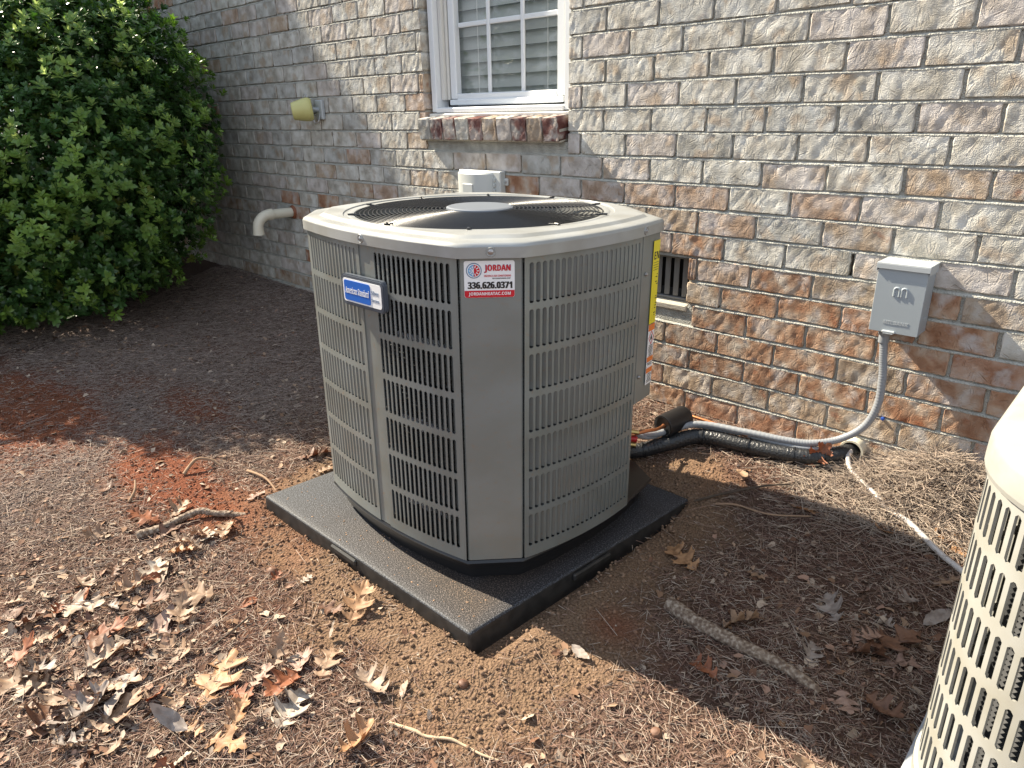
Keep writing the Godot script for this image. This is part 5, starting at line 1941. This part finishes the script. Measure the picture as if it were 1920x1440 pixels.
func build_leaf_scraps() -> void:
	# smaller weathered leaves mixed into the litter; each is named after the bigger leaf beside it
	var r := RandomNumberGenerator.new()
	r.seed = 909
	var shapes := []
	for k in 9:
		shapes.append(leaf_mesh(0 if k < 7 else 1, 700 + k * 3, r.randf_range(0.3, 1.0)))
	var tones := ["tan", "pink", "pale", "brown", "rust", "grey"]
	var words := {"tan": "tan", "pink": "dusty pink", "pale": "pale", "brown": "dark brown", "rust": "rusty", "grey": "grey"}
	var big := []
	for c in get_children():
		if c.name.begins_with("fallen_leaf"):
			var t: String = c.get_meta("label")
			for stop in [",", " with ", " lying ", " below ", " beside ", " on ", " near ", " at ", " above ", " among ", " in ", " right ", " under ", " against ", " tucked ", " touching ", " half ", " cut ", " standing ", " left ", " from ", " wedged ", " alone "]:
				t = t.get_slice(stop, 0)
			big.append([c.position, t])
	var used := {}
	var fields := [[-1.62, 1.93, 0.24, 0.13, 78], [-0.33, 0.74, 0.14, 0.22, 14], [-1.93, 1.60, 0.16, 0.12, 12]]
	for f in fields:
		for k in f[4]:
			var x: float = f[0] + r.randfn() * f[2]
			var z: float = f[1] + r.randfn() * f[3]
			var p := on_ground(x, z, 0.006 + 0.007 * r.randf())
			var size := r.randf_range(0.045, 0.120)
			var tone: String = tones[r.randi() % 6]
			var spin := r.randf() * TAU
			if pad_distance(x, z) < 0.06 or not in_view(p, -0.01):
				continue
			var near: Array = big[0]
			for q in big:
				if q[0].distance_to(p) < near[0].distance_to(p):
					near = q
			var d: Vector3 = cam.transform.basis.inverse() * (p - near[0])
			var side := "right of" if d.x > absf(d.y) * 0.8 else ("left of" if -d.x > absf(d.y) * 0.8 else ("behind" if d.y > 0.0 else "in front of"))
			var label := "%s %s leaf scrap %s the %s" % ["broad" if size > 0.085 else ("small" if size > 0.06 else "tiny"), words[tone], side, near[1]]
			if used.has(label):
				continue
			used[label] = true
			var o := obj("leaf_scrap", shapes[r.randi() % 9], M["leaf_" + tone])
			tag(o, label, "leaf", "leaf scraps in the litter")
			var b := Basis(Vector3.UP, spin) * Basis(Vector3.RIGHT, r.randfn() * 0.25) * Basis(Vector3.BACK, r.randfn() * 0.3)
			o.transform = Transform3D(b.scaled_local(Vector3.ONE * size), p)

func build_litter() -> void:
	var r := RandomNumberGenerator.new()
	r.seed = 404
	# pine needles and straw
	var st := new_st()
	st.set_smooth_group(0)
	var pts := []
	for i in 4:
		var t := i / 3.0
		pts.append(Vector3(0, 0.10 * sin(PI * t), t - 0.5))
	for i in 3:
		var w := 0.5 if i < 2 else 0.5
		var w2 := 0.5 if i < 2 else 0.12
		quad(st, pts[i] + Vector3(-w, 0, 0), pts[i + 1] + Vector3(-w2, 0, 0), pts[i + 1] + Vector3(0, 0.6, 0), pts[i] + Vector3(0, 0.6, 0))
		quad(st, pts[i] + Vector3(0, 0.6, 0), pts[i + 1] + Vector3(0, 0.6, 0), pts[i + 1] + Vector3(w2, 0, 0), pts[i] + Vector3(w, 0, 0))
	var needle := commit(st)
	var places := []
	var cols := PackedColorArray()
	var tones := [Color(0.25, 0.17, 0.125), Color(0.30, 0.23, 0.18), Color(0.18, 0.11, 0.085), Color(0.36, 0.295, 0.24), Color(0.12, 0.07, 0.055), Color(0.22, 0.145, 0.115)]
	var tries := 0
	while places.size() < 125000 and tries < 700000:
		tries += 1
		var x := r.randf_range(-4.8, 0.1)
		var z := r.randf_range(0.0, 2.28)
		if pad_distance(x, z) < 0.005:
			continue
		var d := dug(x, z)
		var c := clay(x, z)
		var heap := exp(-(pow((x + 0.33) / 0.26, 2) + pow((z - 0.10) / 0.16, 2)))
		var straw := smoothstep(0.55, 0.0, z) * smoothstep(-1.1, -0.5, x)
		if r.randf() > (1.0 - 0.93 * d) * (1.0 - 0.88 * c) * (0.75 + 0.5 * broad.get_noise_2d(x * 150.0 + 70.0, z * 150.0)) + heap:
			continue
		var p := Vector3(x, ground_y(x, z) + 0.001 + 0.006 * r.randf() + heap * 0.035 * r.randf(), z)
		if not in_view(p, 0.05):
			continue
		var ln := r.randf_range(0.011, 0.036)
		var wd := r.randf_range(0.0010, 0.0019)
		if r.randf() < 0.015 + heap * 0.8 + straw * 0.35:
			ln = r.randf_range(0.05, 0.13)
			wd = r.randf_range(0.0012, 0.0018)
			p.y += 0.004
		var basis := Basis(Vector3.UP, r.randf() * TAU) * Basis(Vector3.RIGHT, r.randfn() * (0.12 + 0.25 * heap)) * Basis(Vector3.BACK, r.randfn() * 0.6)
		places.append(Transform3D(basis.scaled_local(Vector3(wd, wd, ln)) , p))
		var t: Color = tones[r.randi() % 6]
		t = t.lerp(Color(0.27, 0.225, 0.20), 0.55 * smoothstep(-2.0, -2.9, x))
		if straw > 0.4 or heap > 0.3:
			t = t.lerp(Color(0.38, 0.325, 0.265), 0.55)
		cols.append(t * r.randf_range(0.75, 1.25))
	var needles := copies("pine_straw", needle, M.straw, places, cols)
	needles.set_meta("label", "brown pine needles and straw covering the soil")
	# crumbs of earth
	st = new_st()
	var s := SphereMesh.new()
	s.radius = 1.0
	s.height = 2.0
	s.radial_segments = 6
	s.rings = 3
	var arr := s.get_mesh_arrays()
	var vs: PackedVector3Array = arr[Mesh.ARRAY_VERTEX]
	var bump := noise(1.0, 2, 8)
	for i in vs.size():
		vs[i] *= 1.0 + 0.35 * bump.get_noise_3dv(vs[i] * 1.7)
	arr[Mesh.ARRAY_VERTEX] = vs
	var crumb := ArrayMesh.new()
	crumb.add_surface_from_arrays(Mesh.PRIMITIVE_TRIANGLES, arr)
	places = []
	cols = PackedColorArray()
	tries = 0
	while places.size() < 24000 and tries < 900000:
		tries += 1
		var x := r.randf_range(-3.6, 0.0)
		var z := r.randf_range(0.0, 2.25)
		if pad_distance(x, z) < 0.004:
			continue
		var d := dug(x, z)
		var c := clay(x, z)
		if r.randf() > maxf(maxf(d, 0.10), c * 0.5):
			continue
		var p := on_ground(x, z)
		if not in_view(p, 0.05):
			continue
		var k := 0.0009 + 0.0050 * pow(r.randf(), 5.0) + (0.006 * r.randf() if r.randf() < 0.006 else 0.0)
		var basis := Basis(Vector3(r.randfn(), r.randfn(), r.randfn()).normalized(), r.randf() * TAU).scaled_local(Vector3(k, k * r.randf_range(0.6, 1.0), k * r.randf_range(0.7, 1.3)))
		places.append(Transform3D(basis, p + Vector3.UP * k * 0.4))
		var t := Color(0.13, 0.082, 0.06).lerp(Color(0.225, 0.148, 0.098), d).lerp(Color(0.19, 0.072, 0.042), c * 0.8)
		cols.append(t * r.randf_range(0.75, 1.2))
	var crumbs := copies("soil_crumbs", crumb, M.clod, places, cols)
	crumbs.set_meta("label", "loose crumbs of dug soil round the pad")
	# broken leaf flakes
	st = new_st()
	st.set_smooth_group(0)
	var rim := []
	for i in 7:
		var a := TAU * i / 7.0
		var q := 0.5 + 0.28 * sin(i * 2.3 + 1.0)
		rim.append(Vector3(cos(a) * q, 0.12 * sin(i * 1.9), sin(a) * q * 1.4))
	for i in 7:
		tri(st, Vector3(0, -0.06, 0), rim[(i + 1) % 7], rim[i])
	var flake := commit(st)
	places = []
	cols = PackedColorArray()
	tries = 0
	var ft := [Color(0.32, 0.22, 0.15), Color(0.22, 0.13, 0.08), Color(0.38, 0.30, 0.23), Color(0.15, 0.08, 0.05), Color(0.29, 0.18, 0.13), Color(0.30, 0.235, 0.18)]
	while places.size() < 4200 and tries < 300000:
		tries += 1
		var x := r.randf_range(-4.6, 0.1)
		var z := r.randf_range(0.01, 2.25)
		if pad_distance(x, z) < 0.01:
			continue
		var rich := exp(-(pow((x + 1.62) / 0.45, 2) + pow((z - 1.92) / 0.25, 2)))
		rich = maxf(rich, 0.5 * exp(-(pow((x + 0.3) / 0.2, 2) + pow((z - 0.72) / 0.25, 2))))
		rich = maxf(rich, 0.6 * exp(-(pow((x + 1.86) / 0.2, 2) + pow((z - 1.68) / 0.12, 2))))
		if r.randf() > (0.13 + 0.55 * rich) * (1.0 - 0.8 * dug(x, z)) * (1.0 - 0.4 * clay(x, z)):
			continue
		var p := on_ground(x, z, 0.004 + 0.004 * r.randf())
		if not in_view(p, 0.05):
			continue
		var k := 0.004 + 0.013 * pow(r.randf(), 2.6) + rich * 0.008 * r.randf()
		var basis := Basis(Vector3.UP, r.randf() * TAU) * Basis(Vector3.RIGHT, r.randfn() * 0.35) * Basis(Vector3.BACK, r.randfn() * 0.35)
		places.append(Transform3D(basis.scaled_local(Vector3(k, k, k * r.randf_range(0.8, 1.6))), p))
		cols.append(ft[r.randi() % 6] * r.randf_range(0.8, 1.2))
	var flakes := copies("leaf_flakes", flake, M.flake, places, cols)
	flakes.set_meta("label", "crumbled brown leaf flakes between the needles")
	# dust and scraps on the pad
	places = []
	cols = PackedColorArray()
	for i in 130:
		var x := r.randf_range(-1.92, -1.02)
		var z := r.randf_range(1.18, 1.30) if r.randf() < 0.7 else r.randf_range(0.5, 1.2)
		if z < 1.19 and x < -1.0 and x > -1.84:
			continue
		var s2 := ((x + 1.44) - (z - 0.865)) * 0.7071
		var k := r.randf_range(0.0008, 0.0022)
		places.append(Transform3D(Basis(Vector3.UP, r.randf() * TAU).scaled_local(Vector3(k, k * 0.6, k * r.randf_range(1.0, 2.0))), Vector3(x, -0.08 - 0.0135 * s2 + k * 0.3, z)))
		cols.append(Color(0.34, 0.22, 0.14) * r.randf_range(0.7, 1.3))
	copies("pad_crumbs", crumb, M.clod, places, cols).set_meta("label", "crumbs of soil scattered on the black pad")
